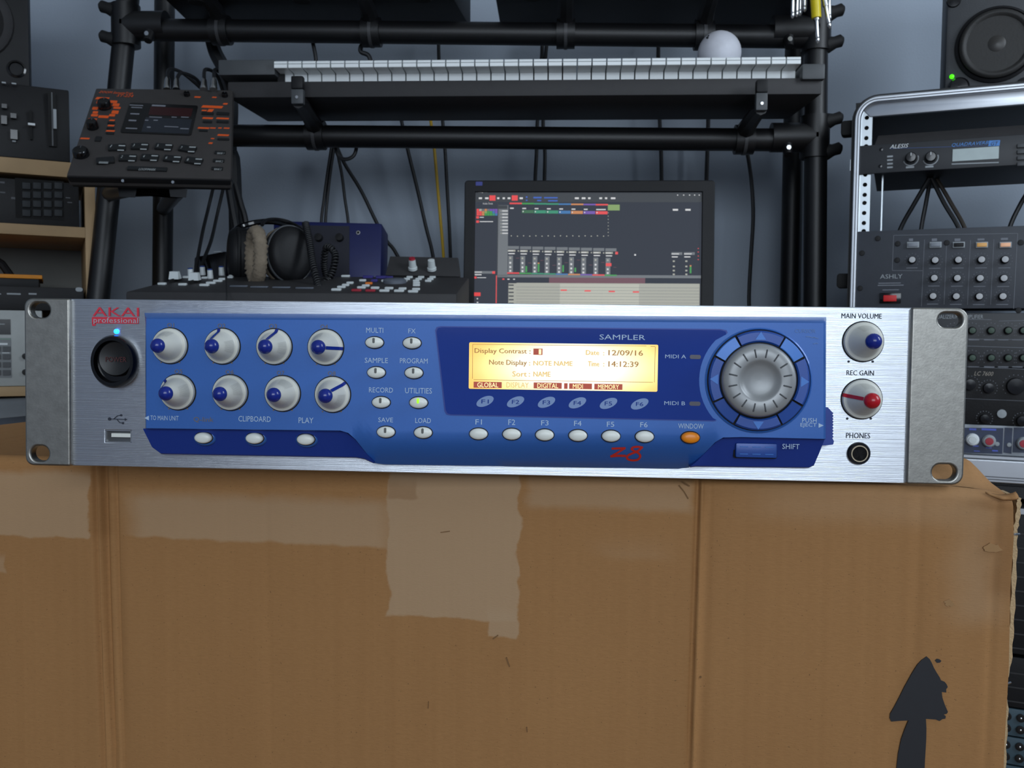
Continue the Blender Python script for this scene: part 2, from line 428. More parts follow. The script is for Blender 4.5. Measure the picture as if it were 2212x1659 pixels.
def groove_mesh():
    v = []; f = []
    for k in range(12):
        a = R(-26 + k * 4.7); n = len(v)
        for (r, z) in ((.0073, .0036), (.0064, .0062), (.0050, .0100)):
            for d in (-.006, .006): v.append(((r + .00004) * math.cos(a + d), (r + .00004) * math.sin(a + d), z))
        f += [(n, n + 1, n + 3, n + 2), (n + 2, n + 3, n + 5, n + 4)]
    me = bpy.data.meshes.new('m'); me.from_pydata(v, [], f); return finish(me)
GR = groove_mesh(); GRM = mat('knob_groove', (150, 150, 144), .6)
def knob(px, py, w, ang, red=0, sc=1.0, name='encoder_knob', grip=None):
    p = F.loc(px, py, w)
    k = obj(name, KN, KNOBW, sampler, loc=(p.x, p.y, w), rot=(0, 0, R(ang if ang is not None else 180)), scale=(sc, sc, sc))
    obj('knob_tip', TPM[red], (TIPB, TIPR)[red], k)
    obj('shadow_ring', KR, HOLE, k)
    obj('pointer_line', ST[2 if (name == 'volume_knob' or (ang > 160 and not red)) else red], (TIPB, TIPR)[red], k)
    obj('grip_grooves', GR, GRM, k, rot=(0, 0, R((grip if grip is not None else 0) - (ang if ang is not None else 180))))
for px, py, a, g in ((368, 747, 176, 90), (481, 748, 98, 0), (593, 749, 78, -5), (704, 750, -4, 120), (385, 847, 135, 10), (498, 848, 185, 20), (611, 850, 175, 60), (719, 852, 42, -25)):
    knob(px, py, WF, a, grip=g)
knob(1864, 738, 0, 10, sc=1.1, name='volume_knob', grip=95)
knob(1861, 862, 0, 168, 1, sc=1.1, name='gain_knob', grip=80)
dots = MB()
for x, y in ((1833, 781), (1885, 781), (1830, 904), (1881, 904)): dots.prism(ellipse(*F.loc(x, y)[:2], .0006, .0006, 10), 0, .0003)
dots.build('scale_dots', PRINTK, sampler)
dots = MB()
for bx, by in ((368, 783), (481, 784), (593, 785), (704, 787), (385, 883), (498, 884), (611, 886), (717, 889)):
    for dx in (-20, 20): dots.prism(ellipse(*F.loc(bx + dx, by, WF)[:2], .0004, .0004, 8), WF, WF + .0002)
dots.build('scale_dots', PRINTG, sampler)
# --- push buttons
BT = MB().lathe([(.0045, 0), (.0045, .0012), (.0042, .0020), (.0033, .0025), (.0018, .00275), (.0001, .0028)], n=28, sy=.62).mesh(50)
BTo = BT.copy()
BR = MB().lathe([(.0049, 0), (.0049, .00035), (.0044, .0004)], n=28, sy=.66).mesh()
NT = MB().prism(rrect(-.0006, -.0003, .0006, .0023, .0005, 3), .0018, .0029).mesh(); NTg = NT.copy()
def button(px, py, w, m=BTNW, slot=None, me=BT):
    p = F.loc(px, py, w)
    b = obj('push_button', me, m, sampler, loc=(p.x, p.y, w))
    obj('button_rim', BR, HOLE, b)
    if slot: obj('indicator_slot', NTg if slot is LEDG else NT, slot, b)
for px, py in ((809.4, 740), (890.4, 741), (813.4, 804.7), (894.4, 805.4), (823.8, 869), (834.2, 933), (914.4, 934.3)): button(px, py, WF, slot=SLOT)
button(904.6, 869.7, WF, slot=LEDG)
for px, py in ((1034, 937), (1105.6, 937.6), (1176.7, 939.2), (1248.4, 940.5), (1319.7, 941.8), (1392.2, 942.8)): button(px, py, hface(py))
button(1490.9, 944.8, hface(945), BTNO, me=BTo)
for px, py in ((440.5, 945.4), (550.9, 946.5), (661.3, 949)): 
    p = F.loc(px, py, .0085); obj('button_well', MB().lathe([(.0062, -.004), (.0062, -.0018), (.0056, -.0005), (.0047, .0)], n=28, sy=.72).mesh(50), BLUE, sampler, loc=(p.x, p.y, .0085))
    button(px, py, .0085)
# --- module lettering
for s, b in (('MULTI', (791, 708, 828, 719)), ('FX', (882, 710, 898, 720)), ('SAMPLE', (788, 773, 838, 784)), ('PROGRAM', (864, 774, 924, 785)), ('RECORD', (797, 837, 849, 848)),
             ('UTILITIES', (875, 838, 933, 850)), ('SAVE', (817, 902, 849, 912)), ('LOAD', (897, 903, 931, 914)), ('CLIPBOARD', (515, 899, 585, 911)), ('PLAY', (645, 902, 677, 914)),
             ('TO MAIN UNIT', (325, 898, 386, 908)), ('F1', (1027, 906, 1041, 917)), ('F2', (1098, 906, 1113, 918)), ('F3', (1169, 908, 1185, 919)), ('F4', (1240, 909, 1256, 920)),
             ('F5', (1311, 911, 1327, 922)), ('F6', (1383, 912, 1399, 923)), ('WINDOW', (1465, 915, 1520, 926)), ('PUSH', (1733, 903, 1764, 913)), ('EJECT', (1729, 914, 1764, 924))):
    text(F, sampler, s, b, PRINTL, hface(b[3]) + .0002)
text(F, sampler, 'SHIFT', (1690, 959, 1727, 970), PRINTL, .0104)
mb = MB().prism(P2(F, [(312, 903), (322, 898), (322, 908)], WF), WF, WF + .0002)
mb.prism(P2(F, [(1768, 914), (1768, 924), (1779, 919)], WF), WF, WF + .0002); mb.build('arrow_mark', PRINTL, sampler)
text(F, sampler, 'Q-link', (418, 901, 461, 913), PRINTG, WF + .0002)
for i, b in enumerate(((361, 698, 376, 709), (470, 699, 487, 710), (581, 700, 598, 711), (692, 701, 708, 712), (377, 798, 394, 809), (487, 799, 505, 810), (598, 801, 614, 812), (708, 802, 725, 813))):
    text(F, sampler, 'Q%d' % (i + 1), b, PRINTG, WF + .0002)
text(F, sampler, 'CURSOR', (1717, 711, 1762, 719), mat('faint_print', (92, 126, 180), .6), WF + .0002)
mb = MB()
for pts in ([(1741, 727), (1749, 727), (1754, 729), (1760, 728)], [(1768, 731), (1758, 729)], [(1757, 743), (1762, 741), (1767, 742)]): mb.ribbon(P2(F, pts, WF), .0004, WF, WF + .0002)
mb.build('cursor_symbol', MATS['faint_print'], sampler)
# red Z8 brush lettering on the rolled lower face
mb = MB()
def zs(px, py): return 980 + px / 3.95, 640 + py / 3.95
Z = [zs(1352, 1300), zs(1400, 1298), zs(1462, 1296)]; Z2 = [zs(1462, 1296), zs(1400, 1334), zs(1342, 1366)]; Z3 = [zs(1342, 1366), zs(1400, 1360), zs(1465, 1362)]
E8 = [zs(*q) for q in ((1610, 1290), (1570, 1284), (1530, 1290), (1520, 1306), (1545, 1322), (1580, 1342), (1592, 1368), (1570, 1394), (1525, 1400), (1484, 1388), (1482, 1364), (1510, 1346), (1560, 1326), (1592, 1304), (1608, 1288))]
for pts, wd in ((Z, 4.5), (Z2, 4.0), (Z3, 5.0), ([tuple(q) for q in spline([(a, b, 0) for a, b in E8], 3)], 4.5)):
    for a, b in zip(pts, pts[1:]):
        d = Vector((b[0] - a[0], b[1] - a[1])).normalized(); n = Vector((-d.y, d.x)) * wd / 2; d = d * wd * .25
        q = []
        for (x, y) in ((a[0] + n.x - d.x, a[1] + n.y - d.y), (b[0] + n.x + d.x, b[1] + n.y + d.y), (b[0] - n.x + d.x, b[1] - n.y + d.y), (a[0] - n.x - d.x, a[1] - n.y - d.y)):
            p = F.loc(x, y, hface(y) + .0003); q.append(p)
        mb.add(q, [(0, 1, 2, 3)])
mb.build('z8_logo', mat('red_brush_print', (206, 44, 34), .55), sampler)
# --- display window, printed legends, lit display
DX, DY = 1638, 822
arc = [(DX - 128 * math.cos(R(a)), DY - 126 * math.sin(R(a))) for a in range(50, -46, -6)]
wpoly = [(943, 716), (946, 709), (955, 707), (1556, 713), (1567, 716), (1569, 722)] + arc[1:] + [(1548, 907), (1540, 908), (975, 895), (967, 893), (963, 886)]
obj('window_rim', MB().prism(P2(F, [(x + (3 if x > 1250 else -3) * (0 if 1500 < x < 1560 else 1), y + (2.5 if y > 800 else -2.5)) for x, y in wpoly], WF), WF - .001, WF + .00015).mesh(), BLUEB, sampler)
win = obj('display_window', MB().prism(P2(F, wpoly, WF), WF - .001, WF + .0003).mesh(), BLUED, sampler, label='glossy dark blue display window')
WW = WF + .0003
text(F, win, 'SAMPLER', (1295, 723, 1394, 734), PRINTL, WW + .0001)
text(F, win, 'MIDI A', (1437, 766, 1482, 774), PRINTL, WW + .0001)
text(F, win, 'MIDI B', (1435, 867, 1480, 875), PRINTL, WW + .0001)
brn = mat('unlit_amber_led', (74, 72, 84), .4)
for x, y in ((1502, 771), (1501, 872)): MB().prism(rrect(*F.rect(x - 12, y - 4.5, x + 12, y + 4.5, WW), .0009), WW - .0002, WW + .0001).build('midi_led', brn, win)
gb = mat('grey_blue_print', (128, 152, 196), .6, var=.03)
for i, (x, y) in enumerate(((1047.8, 867), (1113.7, 868), (1180.5, 869), (1247.3, 870.2), (1314.4, 871.4), (1381.8, 872.6))):
    c = F.loc(x, y, WW); MB().prism(ellipse(c.x, c.y, .0046, .0023, 28, R(24)), WW - .0002, WW + .0001).build('key_oval', gb, win)
    text(F, win, 'F%d' % (i + 1), (x - 8, y - 4, x + 8, y + 4.5), BLUED, WW + .0002)
lx0, ly0, lx1, ly1 = F.rect(1013, 742, 1421, 843, WW)
# lcd backlight: uneven glow, window reflection also painted into the bright centre
m = mat('lit_lcd', (255, 200, 90), .5); nt = m.node_tree; b = nt.nodes['Principled BSDF']
tc = nt.nodes.new('ShaderNodeTexCoord'); mp = nt.nodes.new('ShaderNodeMapping'); cx, cy = (lx0 + lx1) / 2, (ly0 + ly1) / 2
mp.vector_type = 'TEXTURE'; mp.inputs['Location'].default_value = (cx + .004, cy, WW); mp.inputs['Scale'].default_value = ((lx1 - lx0) * .62, (ly1 - ly0) * .98, 1)
gr = nt.nodes.new('ShaderNodeTexGradient'); gr.gradient_type = 'QUADRATIC_SPHERE'
cr = nt.nodes.new('ShaderNodeValToRGB'); cr.color_ramp.elements[0].color = (1.08, .62, .13, 1); cr.color_ramp.elements[0].position = .0
cr.color_ramp.elements[1].color = (1.32, 1.24, 1.0, 1); cr.color_ramp.elements[1].position = .30
e = cr.color_ramp.elements.new(.06); e.color = (1.18, .92, .33, 1)
nt.links.new(tc.outputs['Object'], mp.inputs[0]); nt.links.new(mp.outputs[0], gr.inputs[0]); nt.links.new(gr.outputs[0], cr.inputs[0])
nt.links.new(cr.outputs[0], b.inputs['Emission Color']); b.inputs['Emission Strength'].default_value = .95
b.inputs['Base Color'].default_value = (.2, .12, .03, 1)
for l in list(nt.links):
    if l.to_socket == b.inputs['Base Color']: nt.links.remove(l)
lcd = obj('lit_display', MB().prism(rrect(lx0, ly0, lx1, ly1, .0007), WW - .0004, WW + .0001).mesh(), m, sampler, label='glowing yellow liquid crystal display')
LW = WW + .00025
LTX = mat('lcd_segment', (96, 66, 40), .6, emit=(186, 140, 76), estr=.62); LRD = mat('lcd_highlight', (110, 40, 30), .6, emit=(190, 90, 70), estr=.6); LYL = mat('lcd_inverse', (255, 225, 150), .6, emit=(255, 235, 170), estr=1.0)
def z3(a, b, c, d): return (980 + a / 3.95, 640 + b / 3.95, 980 + c / 3.95, 640 + d / 3.95)
LT2 = mat('lcd_faint_segment', (150, 120, 70), .6, emit=(226, 190, 118), estr=.8)
for s, q, mm_ in (('Display Contrast', (178, 445, 622, 498), LTX), ('Note Display', (302, 543, 622, 598), LTX), ('Sort', (500, 640, 622, 685), LT2), (':', (645, 462, 655, 490), LTX), (':', (642, 562, 652, 590), LT2), (':', (640, 655, 650, 685), LT2),
               ('NOTE NAME', (680, 552, 1012, 592), LT2), ('NAME', (680, 643, 824, 685), LT2), ('Date', (1128, 460, 1240, 500), LT2), (':', (1275, 478, 1284, 503), LT2), ('12/09/16', (1320, 460, 1614, 505), LTX), ('Time', (1146, 555, 1240, 597), LT2), (':', (1275, 570, 1284, 597), LT2), ('14:12:39', (1320, 555, 1576, 602), LTX)):
    mb = MB(); tx(mb, F, s, z3(*q), LW); tx(mb, F, s, z3(q[0] + 2.5, q[1] + 1, q[2] + 2.5, q[3] + 1), LW + .00002); mb.build('lettering', mm_, lcd)
mb = MB()
for a, b_ in (((162, 410), (1645, 424)), ((1680, 428), (1720, 429)), ((162, 410), (160, 705)), ((1720, 430), (1714, 735)), ((170, 712), (1700, 734))):
    q = zs(*a); r_ = zs(*b_); mb.ribbon(P2(F, [q, r_], LW), .00022, LW - .0001, LW)
mb.build('frame_line', LTX, lcd)
for s, q in (('GLOBAL', (170, 730, 410, 782)), ('DIGITAL', (682, 737, 922, 788)), ('', (942, 742, 972, 790)), ('MIDI', (985, 744, 1180, 792)), ('MEMORY', (1200, 748, 1440, 797))):
    x0, y0, x1, y1 = F.rect(*z3(*q), LW); MB().box(x0, y0, LW - .0001, x1, y1, LW).build('tab_block', LRD, lcd)
    if s: text(F, lcd, s, z3(q[0] + 32, q[1] + 6, q[2] - (30 if s != 'MIDI' else 78), q[3] - 5), LYL, LW + .0001)
text(F, lcd, 'DISPLAY', z3(450, 735, 640, 780), LT2, LW)
x0, y0, x1, y1 = F.rect(*z3(680, 446, 758, 500), LW); MB().box(x0, y0, LW - .0001, x1, y1, LW).build('tab_block', LRD, lcd)
text(F, lcd, '1', z3(726, 452, 748, 495), LYL, LW + .0001)
# --- jog wheel and the eight keys round it
rc = F.loc(DX, DY, WF); RO = F.mm(DX, DY, 111, WF); RI = F.mm(DX, DY, 84, WF)
obj('dial_well', MB().lathe([(RO * 1.045, -.001), (RO * 1.045, .0005), (RO * 1.02, .0009), (RO * 1.005, .0004)], n=64).mesh(), BLUE, sampler, loc=rc)
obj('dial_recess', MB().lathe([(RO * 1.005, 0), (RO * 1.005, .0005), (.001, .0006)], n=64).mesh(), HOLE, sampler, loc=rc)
BTNL = mat('bright_blue_plastic', (62, 118, 196), .4, .1, var=.04)
for a0, a1, kind in ((61, 118, 'u'), (29, 60, 's'), (-29, 28, 'r'), (-61, -30, 's2'), (-118, -62, 'd'), (-153, -119, 's2'), (-208, -154, 'l'), (-241, -209, 's')):
    n = 10; v = []; f = []
    prof = [(RO * .985, .0005), (RO * .985, .0016), (RO * .95, .0024), (RI * 1.04, .0024), (RI * 1.0, .0018), (RI * 1.0, .0005)]
    if kind[0] == 's': prof = [(RO * .985, .0005), (RO * .985, .0012), (RO * .97, .0016), (RI * 1.02, .0022), (RI, .0020), (RI, .0005)]
    for i in range(n + 1):
        a = R(a0 + .8 + (a1 - a0 - 1.6) * i / n)
        for r, z in prof: v.append((r * math.cos(a), r * math.sin(a), z))
    k = len(prof)
    for i in range(n):
        for j in range(k - 1): f.append((i * k + j, i * k + j + 1, (i + 1) * k + j + 1, (i + 1) * k + j))
    f.append(tuple(range(k))); f.append(tuple(range(n * k + k - 1, n * k - 1, -1)))
    bm = bmesh.new(); bv = [bm.verts.new(p) for p in v]
    for q in f: bm.faces.new([bv[i] for i in q])
    seg = obj('cursor_key' if kind in 'udlr' else 'dial_segment', from_bm(bm, 30), BTNB if kind in 'udlr' else (BTNL if kind == 's' else BTNB), sampler, loc=rc)
    if kind in 'udlr':
        a = R((a0 + a1) / 2); rr = (RO + RI) / 2; t = .0021
        tri = [(rr * math.cos(a) + t * math.cos(a + q) * (1.0 if i == 0 else 1.5), rr * math.sin(a) + t * math.sin(a + q) * (1.0 if i == 0 else 1.5)) for i, q in enumerate((0, R(125), R(235)))]
        MB().prism(tri, .0022, .0026).build('arrow_mark', BTNL, seg)
wc = F.loc(1641, 822, WF + .006); RWH = F.mm(1641, 822, 78, WF)
wheel = obj('jog_wheel', MB().lathe([(RWH * 1.03, 0), (RWH * 1.03, .0035), (RWH, .0055), (RWH * .95, .0066), (RWH * .80, .0072), (RWH * .60, .0072), (RWH * .545, .0068), (RWH * .50, .0056), (RWH * .38, .0046), (RWH * .2, .0040), (.0001, .0038)], n=72).mesh(50), SILV, sampler, loc=(wc.x, wc.y, WF + .0005))
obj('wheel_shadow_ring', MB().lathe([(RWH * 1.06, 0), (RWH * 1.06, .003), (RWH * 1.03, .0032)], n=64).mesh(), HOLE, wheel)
NM = rbox(.0042, .0007, .0005, .0002, 1)
for k in range(16):
    a = R(11.25 + 22.5 * k); rr = RWH * .76
    obj('finger_notch', NM, CHAR2, wheel, loc=(rr * math.cos(a), rr * math.sin(a), .0070), rot=(0, 0, a))
# --- shift key, eject slider
x0, y0, x1, y1 = F.rect(1588, 957, 1677, 988, .008)
sk = obj('shift_key', rbox(x1 - x0, y1 - y0, .0045, .0008), BTNB, sampler, loc=((x0 + x1) / 2, (y0 + y1) / 2, .0055))
DM = rbox(.0042, .0004, .0003, .0001, 1)
for i in range(3):
    for j in (-1, 1): obj('key_groove', DM, BTNL, sk, loc=((i - 1) * .0062, j * .0018, .0044))
obj('shift_key_well', MB().prism(rrect(x0 - .0006, y0 - .0006, x1 + .0006, y1 + .0006, .001), .003, .0072).mesh(), HOLE, sampler)
mb = MB(); q = P2(F, [(1780, 880), (1790, 884), (1798, 896)], .007)
poly = P2(F, [(1775, 878), (1788, 880), (1797, 890)] + [(1800 - (k % 2) * 2.5, 892 + k * 3.2) for k in range(18)] + [(1801, 953), (1799, 960), (1784, 962), (1775, 962)], .007)
mb.prism(poly, 0, .0075); mb.build('eject_slider', BLUEB, sampler, label='ridged blue eject slider')
# --- right hand side lettering and headphone socket
for s, b_ in (('MAIN VOLUME', (1818, 677, 1905, 688)), ('REC GAIN', (1829, 800, 1888, 811)), ('PHONES', (1828, 935, 1880, 947))): text(F, sampler, s, b_, PRINTK, .0003)
p = F.loc(1854, 979); r = F.mm(1854, 979, 25)
js = obj('headphone_socket', MB().lathe([(r, 0), (r, .0012), (r * .92, .0020), (r * .74, .0020)], n=36).mesh(), BLKG, sampler, loc=(p.x, p.y, 0))
obj('socket_ring', MB().lathe([(r * .74, .001), (r * .73, .0024), (r * .64, .0024), (r * .62, .0012)], n=32).mesh(), mat('brass_ring', (190, 176, 150), .3, 1), js)
obj('socket_hole', MB().lathe([(r * .63, .0021), (.0001, .0021)], n=28).mesh(), HOLE, js)
# ================================================================== CARDBOARD BOX
zb = min((SM @ Vector((sx * HW, -HH, 0))).z for sx in (-1, 1)) - .0012
def onz(px, py, z):
    d = ray(px, py); t = (z - CP.z) / d.z; return CP + d * t
cr_ = onz(2192, 1058, zb)
BYAW = 6.0
BF = Frame(Vector((cr_.x, cr_.y, 0)), BYAW, 0)
BW, BD = .66, .26
box = root('cardboard_box', BF.M, 'worn brown cardboard box with a black painted arrow, under the sampler', 'cardboard box')
def bl(px, py): return BF.loc(px, py, 0)
# material: kraft paper, flutes, peeled tape areas
CARD = bpy.data.materials.new('kraft_cardboard'); CARD.use_nodes = True
nt = CARD.node_tree; N = nt.nodes; L = nt.links; b = N['Principled BSDF']; b.inputs['Roughness'].default_value = .78; b.inputs['Specular IOR Level'].default_value = .25
tc = N.new('ShaderNodeTexCoord')
def nz(scale, mapping=None, detail=4):
    n = N.new('ShaderNodeTexNoise'); n.inputs['Scale'].default_value = scale; n.inputs['Detail'].default_value = detail
    if mapping:
        mp = N.new('ShaderNodeMapping'); mp.inputs['Scale'].default_value = mapping; L.new(tc.outputs['Object'], mp.inputs[0]); L.new(mp.outputs[0], n.inputs['Vector'])
    else: L.new(tc.outputs['Object'], n.inputs['Vector'])
    return n
def mth(op, a, bb, clamp=False):
    n = N.new('ShaderNodeMath'); n.operation = op; n.use_clamp = clamp
    for i, x in enumerate((a, bb)):
        if isinstance(x, (int, float)): n.inputs[i].default_value = x
        else: L.new(x, n.inputs[i])
    return n.outputs[0]
def mixc(fac, a, bb, mode='MIX'):
    n = N.new('ShaderNodeMix'); n.data_type = 'RGBA'; n.blend_type = mode
    if isinstance(fac, (int, float)): n.inputs[0].default_value = fac
    else: L.new(fac, n.inputs[0])
    for i, x in ((6, a), (7, bb)):
        if isinstance(x, tuple): n.inputs[i].default_value = x
        else: L.new(x, n.inputs[i])
    return n.outputs[2]
sep = N.new('ShaderNodeSeparateXYZ')
wob = nz(70); wv = N.new('ShaderNodeVectorMath'); wv.operation = 'MULTIPLY_ADD'
L.new(wob.outputs['Color'], wv.inputs[0]); wv.inputs[1].default_value = (.010, .006, 0); 
off = N.new('ShaderNodeVectorMath'); off.operation = 'ADD'; off.inputs[1].default_value = (-.005, -.003, 0)
L.new(tc.outputs['Object'], off.inputs[0]); L.new(off.outputs[0], wv.inputs[2]); L.new(wv.outputs[0], sep.inputs[0])
def step(val, edge, soft, rising):
    mr = N.new('ShaderNodeMapRange'); mr.interpolation_type = 'SMOOTHSTEP'
    mr.inputs['From Min'].default_value = edge - soft; mr.inputs['From Max'].default_value = edge + soft
    mr.inputs['To Min'].default_value = 0 if rising else 1; mr.inputs['To Max'].default_value = 1 if rising else 0
    L.new(val, mr.inputs['Value']); return mr.outputs[0]
def patch(x0, y0, x1, y1, amt, soft=.0008, softx=None):
    a, c = bl(x0, (y0 + y1) / 2).x, bl(x1, (y0 + y1) / 2).x; d, e = bl((x0 + x1) / 2, y1).y, bl((x0 + x1) / 2, y0).y
    sx = softx or soft
    m = mth('MULTIPLY', step(sep.outputs[0], a, sx, True), step(sep.outputs[0], c, sx, False))
    m2 = mth('MULTIPLY', step(sep.outputs[1], d, soft, True), step(sep.outputs[1], e, soft * 4, False))
    return mth('MULTIPLY', mth('MULTIPLY', m, m2), amt)
kraft = mixc(nz(7).outputs['Fac'], lin((160, 116, 72)), lin((176, 130, 82)))
fib = nz(1, (260, 900, 260)); kraft = mixc(mth('MULTIPLY', fib.outputs['Fac'], .55), kraft, lin((140, 100, 60)))
stripe = nz(1, (170, 3, 3), 1); kraft = mixc(mth('MULTIPLY', step(stripe.outputs['Fac'], .56, .16, True), .13), kraft, lin((148, 104, 62)))
speck = nz(900); kraft = mixc(step(speck.outputs['Fac'], .70, .04, True), kraft, lin((120, 88, 56)))
grey = lin((176, 146, 113))
for q in ((-60, 1020, 192, 1158, .75), (285, 1075, 845, 1172, .70, .0012, .012), (838, 1020, 1122, 1336, .85), (1050, 1320, 1122, 1377, .8), (1140, 1030, 1495, 1100, .55, .003), (1640, 1050, 2150, 1125, .40, .008, .02), (2060, 1120, 2165, 1345, .40, .008, .012), (1300, 1185, 1440, 1205, .3, .003, .012), (-40, 1200, 12, 1235, .5)):
    kraft = mixc(patch(*q), kraft, grey)
dark_kraft = lin((96, 66, 36))
for q in ((2110, 1080, 2200, 1100, .5, .002, .01), (2140, 1100, 2200, 1290, .45, .006, .008), (195, 1010, 240, 1160, .35, .004, .003), (840, 1040, 905, 1080, .35, .001)):  # darker brown patches near the right edge, left crease and upper middle
    kraft = mixc(patch(*q), kraft, lin((128, 86, 46)))
L.new(kraft, b.inputs['Base Color'])
bp = N.new('ShaderNodeBump'); bp.inputs['Strength'].default_value = .35; bp.inputs['Distance'].default_value = .0006
hgt = mth('ADD', mth('MULTIPLY', stripe.outputs['Fac'], 1.2), mth('MULTIPLY', nz(1, (500, 1500, 500)).outputs['Fac'], .5))
L.new(hgt, bp.inputs['Height']); L.new(bp.outputs[0], b.inputs['Normal'])
# front face: columns with pressed crease lines, upper edge rolled over
def prof(px):                 # relief of the creases in metres
    d = 0
    for c, wd, a in ((207, 5, -.0026), (218, 4, .0022), (229, 5, -.0026), (252, 4, -.0018), (575, 8, -.0003), (1503, 5, -.0022), (1512, 4, .0016), (1530, 8, -.0007), (1985, 10, -.0004), (2150, 8, -.0006)):
        d += a * math.exp(-((px - c) / wd) ** 2)
    return d
pxs = sorted(set([-420, -300, -200, -100, -50, 0, 60, 120, 170, 190] + [198 + i * 2.5 for i in range(27)] + [280, 340, 420, 500, 550] + [560 + i * 4 for i in range(9)] + [640, 760, 900, 1050, 1200, 1350, 1450, 1480] + [1488 + i * 2.5 for i in range(22)] + [1580, 1700, 1850, 1950] + [1970 + 5 * i for i in range(8)] + [2050, 2120] + [2130 + 5 * i for i in range(9)] + [2180, 2188]))
us_ = [bl(p, 1300).x for p in pxs]; us_ = [u for u in us_ if u < -.001] + [0.0]; pxs = pxs[:len(us_) - 1] + [2192]
rr = .006
rows = [(zb - rr + rr * math.sin(R(a)), -rr + rr * math.cos(R(a))) for a in (90, 72, 54, 36, 18, 0)] + [(zb - .02 - .0, 0), (zb - .05, 0), (zb - .09, 0), (zb - .13, 0), (zb - .17, 0), (zb - .3, 0), (zb - .5, 0), (0.0, 0)]
v = []; f = []
for j, (z, w) in enumerate(rows):
    for u, p in zip(us_, pxs):
        fade = min(1, j / 3)
        sl = .00035 * math.sin(u * 95 + z * 30)
        drop = -.004 * max(0, (u + .03) / .03) ** 2 if z > zb - .03 else 0
        v.append((u + .0015 * mnoise.noise((z * 30, 0, 3)) * (1 if u > -.002 else 0), z + drop, w + fade * (prof(p - (z - zb) * (-60 if p < 1000 else 60)) + sl)))
n = len(us_)
for j in range(len(rows) - 1):
    for i in range(n - 1): a = j * n + i; f.append((a, a + n, a + n + 1, a + 1))
me = bpy.data.meshes.new('m'); me.from_pydata(v, [], f); obj('front_face', finish(me, 80), CARD, box)
def sst(x): x = max(0, min(1, x)); return x * x * (3 - 2 * x)
# top: bulging crushed corner on the right
uu = [-BW + i * (BW - .08) / 24 for i in range(25)] + [-.08 + .08 * (i + 1) / 26 for i in range(26)]
ww = [-rr, -.010, -.014, -.018, -.022, -.026, -.030, -.036, -.044, -.06, -.09, -.13, -.18, -.22, -BD]
v = []; f = []
for w in ww:
    for u in uu:
        s = sst((u + .052) / .016) * (1 - sst((u + .016) / .018) * .9)
        h = .0125 * s * sst((-w - .010) / .016)
        h += .0010 * mnoise.noise((u * 130, w * 130, 1)) * (1 if u > -.05 else 0) * sst((-w - .006) / .01)
        left = sst((-.55 - u) / .05); h += .004 * left * math.sin(-w / BD * PI)
        drop = -.004 * max(0, (u + .03) / .03) ** 2
        v.append((u, zb + h + drop - (.0 if w > -.2 else .002), w))
n = len(uu)
for j in range(len(ww) - 1):
    for i in range(n - 1): a = j * n + i; f.append((a, a + 1, a + n + 1, a + n))
me = bpy.data.meshes.new('m'); me.from_pydata(v, [], f); obj('top_face', finish(me, 80), CARD, box)
MB().box(-BW, 0, -BD, -BW + .003, zb - .003, -.001).build('side_face', CARD, box); MB().box(-.006, 0, -BD, -.003, zb - .006, -.001).build('side_face', CARD, box)
MB().box(-BW, 0, -BD, -.003, zb - .003, -BD + .003).build('back_face', CARD, box)
# raw corrugated edge of the stapled side flap
path = [(2199, 1075), (2200, 1090), (2196, 1125), (2192, 1150), (2191, 1200), (2188, 1280), (2184, 1360), (2179, 1430), (2169, 1478), (2172, 1530), (2169, 1600), (2165, 1700), (2150, 2000)]
fl = []
for i, (x, y) in enumerate(path): fl.append(BF.loc(x, y, -.007))
fl = spline(fl, 5); mb = MB()
v = []; f = []
for i, p in enumerate(fl):
    wd = .0022 + .0006 * math.sin(i * 1.7)
    v += [(p.x - wd / 2, p.y, -.006), (p.x + wd / 2, p.y, -.0065), (p.x + wd / 2, p.y, -.03), (p.x - wd / 2, p.y, -.03)]
for i in range(len(fl) - 1):
    for k in range(4): f.append((i * 4 + k, i * 4 + (k + 1) % 4, i * 4 + 4 + (k + 1) % 4, i * 4 + 4 + k))
f += [(0, 1, 2, 3), tuple(range(len(fl) * 4 - 1, len(fl) * 4 - 5, -1))]
me = bpy.data.meshes.new('m'); me.from_pydata(v, [], f); obj('flap_edge', finish(me, 60), mat('raw_paper_edge', (178, 150, 112), .85, bump=.5, bscale=900), box)
for x, y in ((2187, 1154), (2168, 1475)):
    p = BF.loc(x, y, -.004); MB().tube(spline([(p.x - .0035, p.y - .0004, -.004), (p.x, p.y + .0006, -.001), (p.x + .0035, p.y, -.005)], 5), .0006, 6).build('wire_staple', STEEL, box)
# torn curl at the crushed corner
v = []; f = []
for i in range(9):
    t = i / 8
    for j in range(5):
        s = j / 4; p = BF.loc(2128 + 66 * t, 1066 + 6 * math.sin(t * PI) + s * (4 + 16 * t * (1 - .3 * t)), .0005)
        v.append((p.x, p.y + .001, .0008 + .0040 * math.sin(s * 2.4) * sst(t * 2) + .0005 * math.sin(i * 2.1)))
for i in range(8):
    for j in range(4): a = i * 5 + j; f.append((a, a + 1, a + 6, a + 5))
me = bpy.data.meshes.new('m'); me.from_pydata(v, [], f); o = obj('torn_flap', finish(me, 80), CARD, box)
o.modifiers.new('thick', 'SOLIDIFY').thickness = .0006
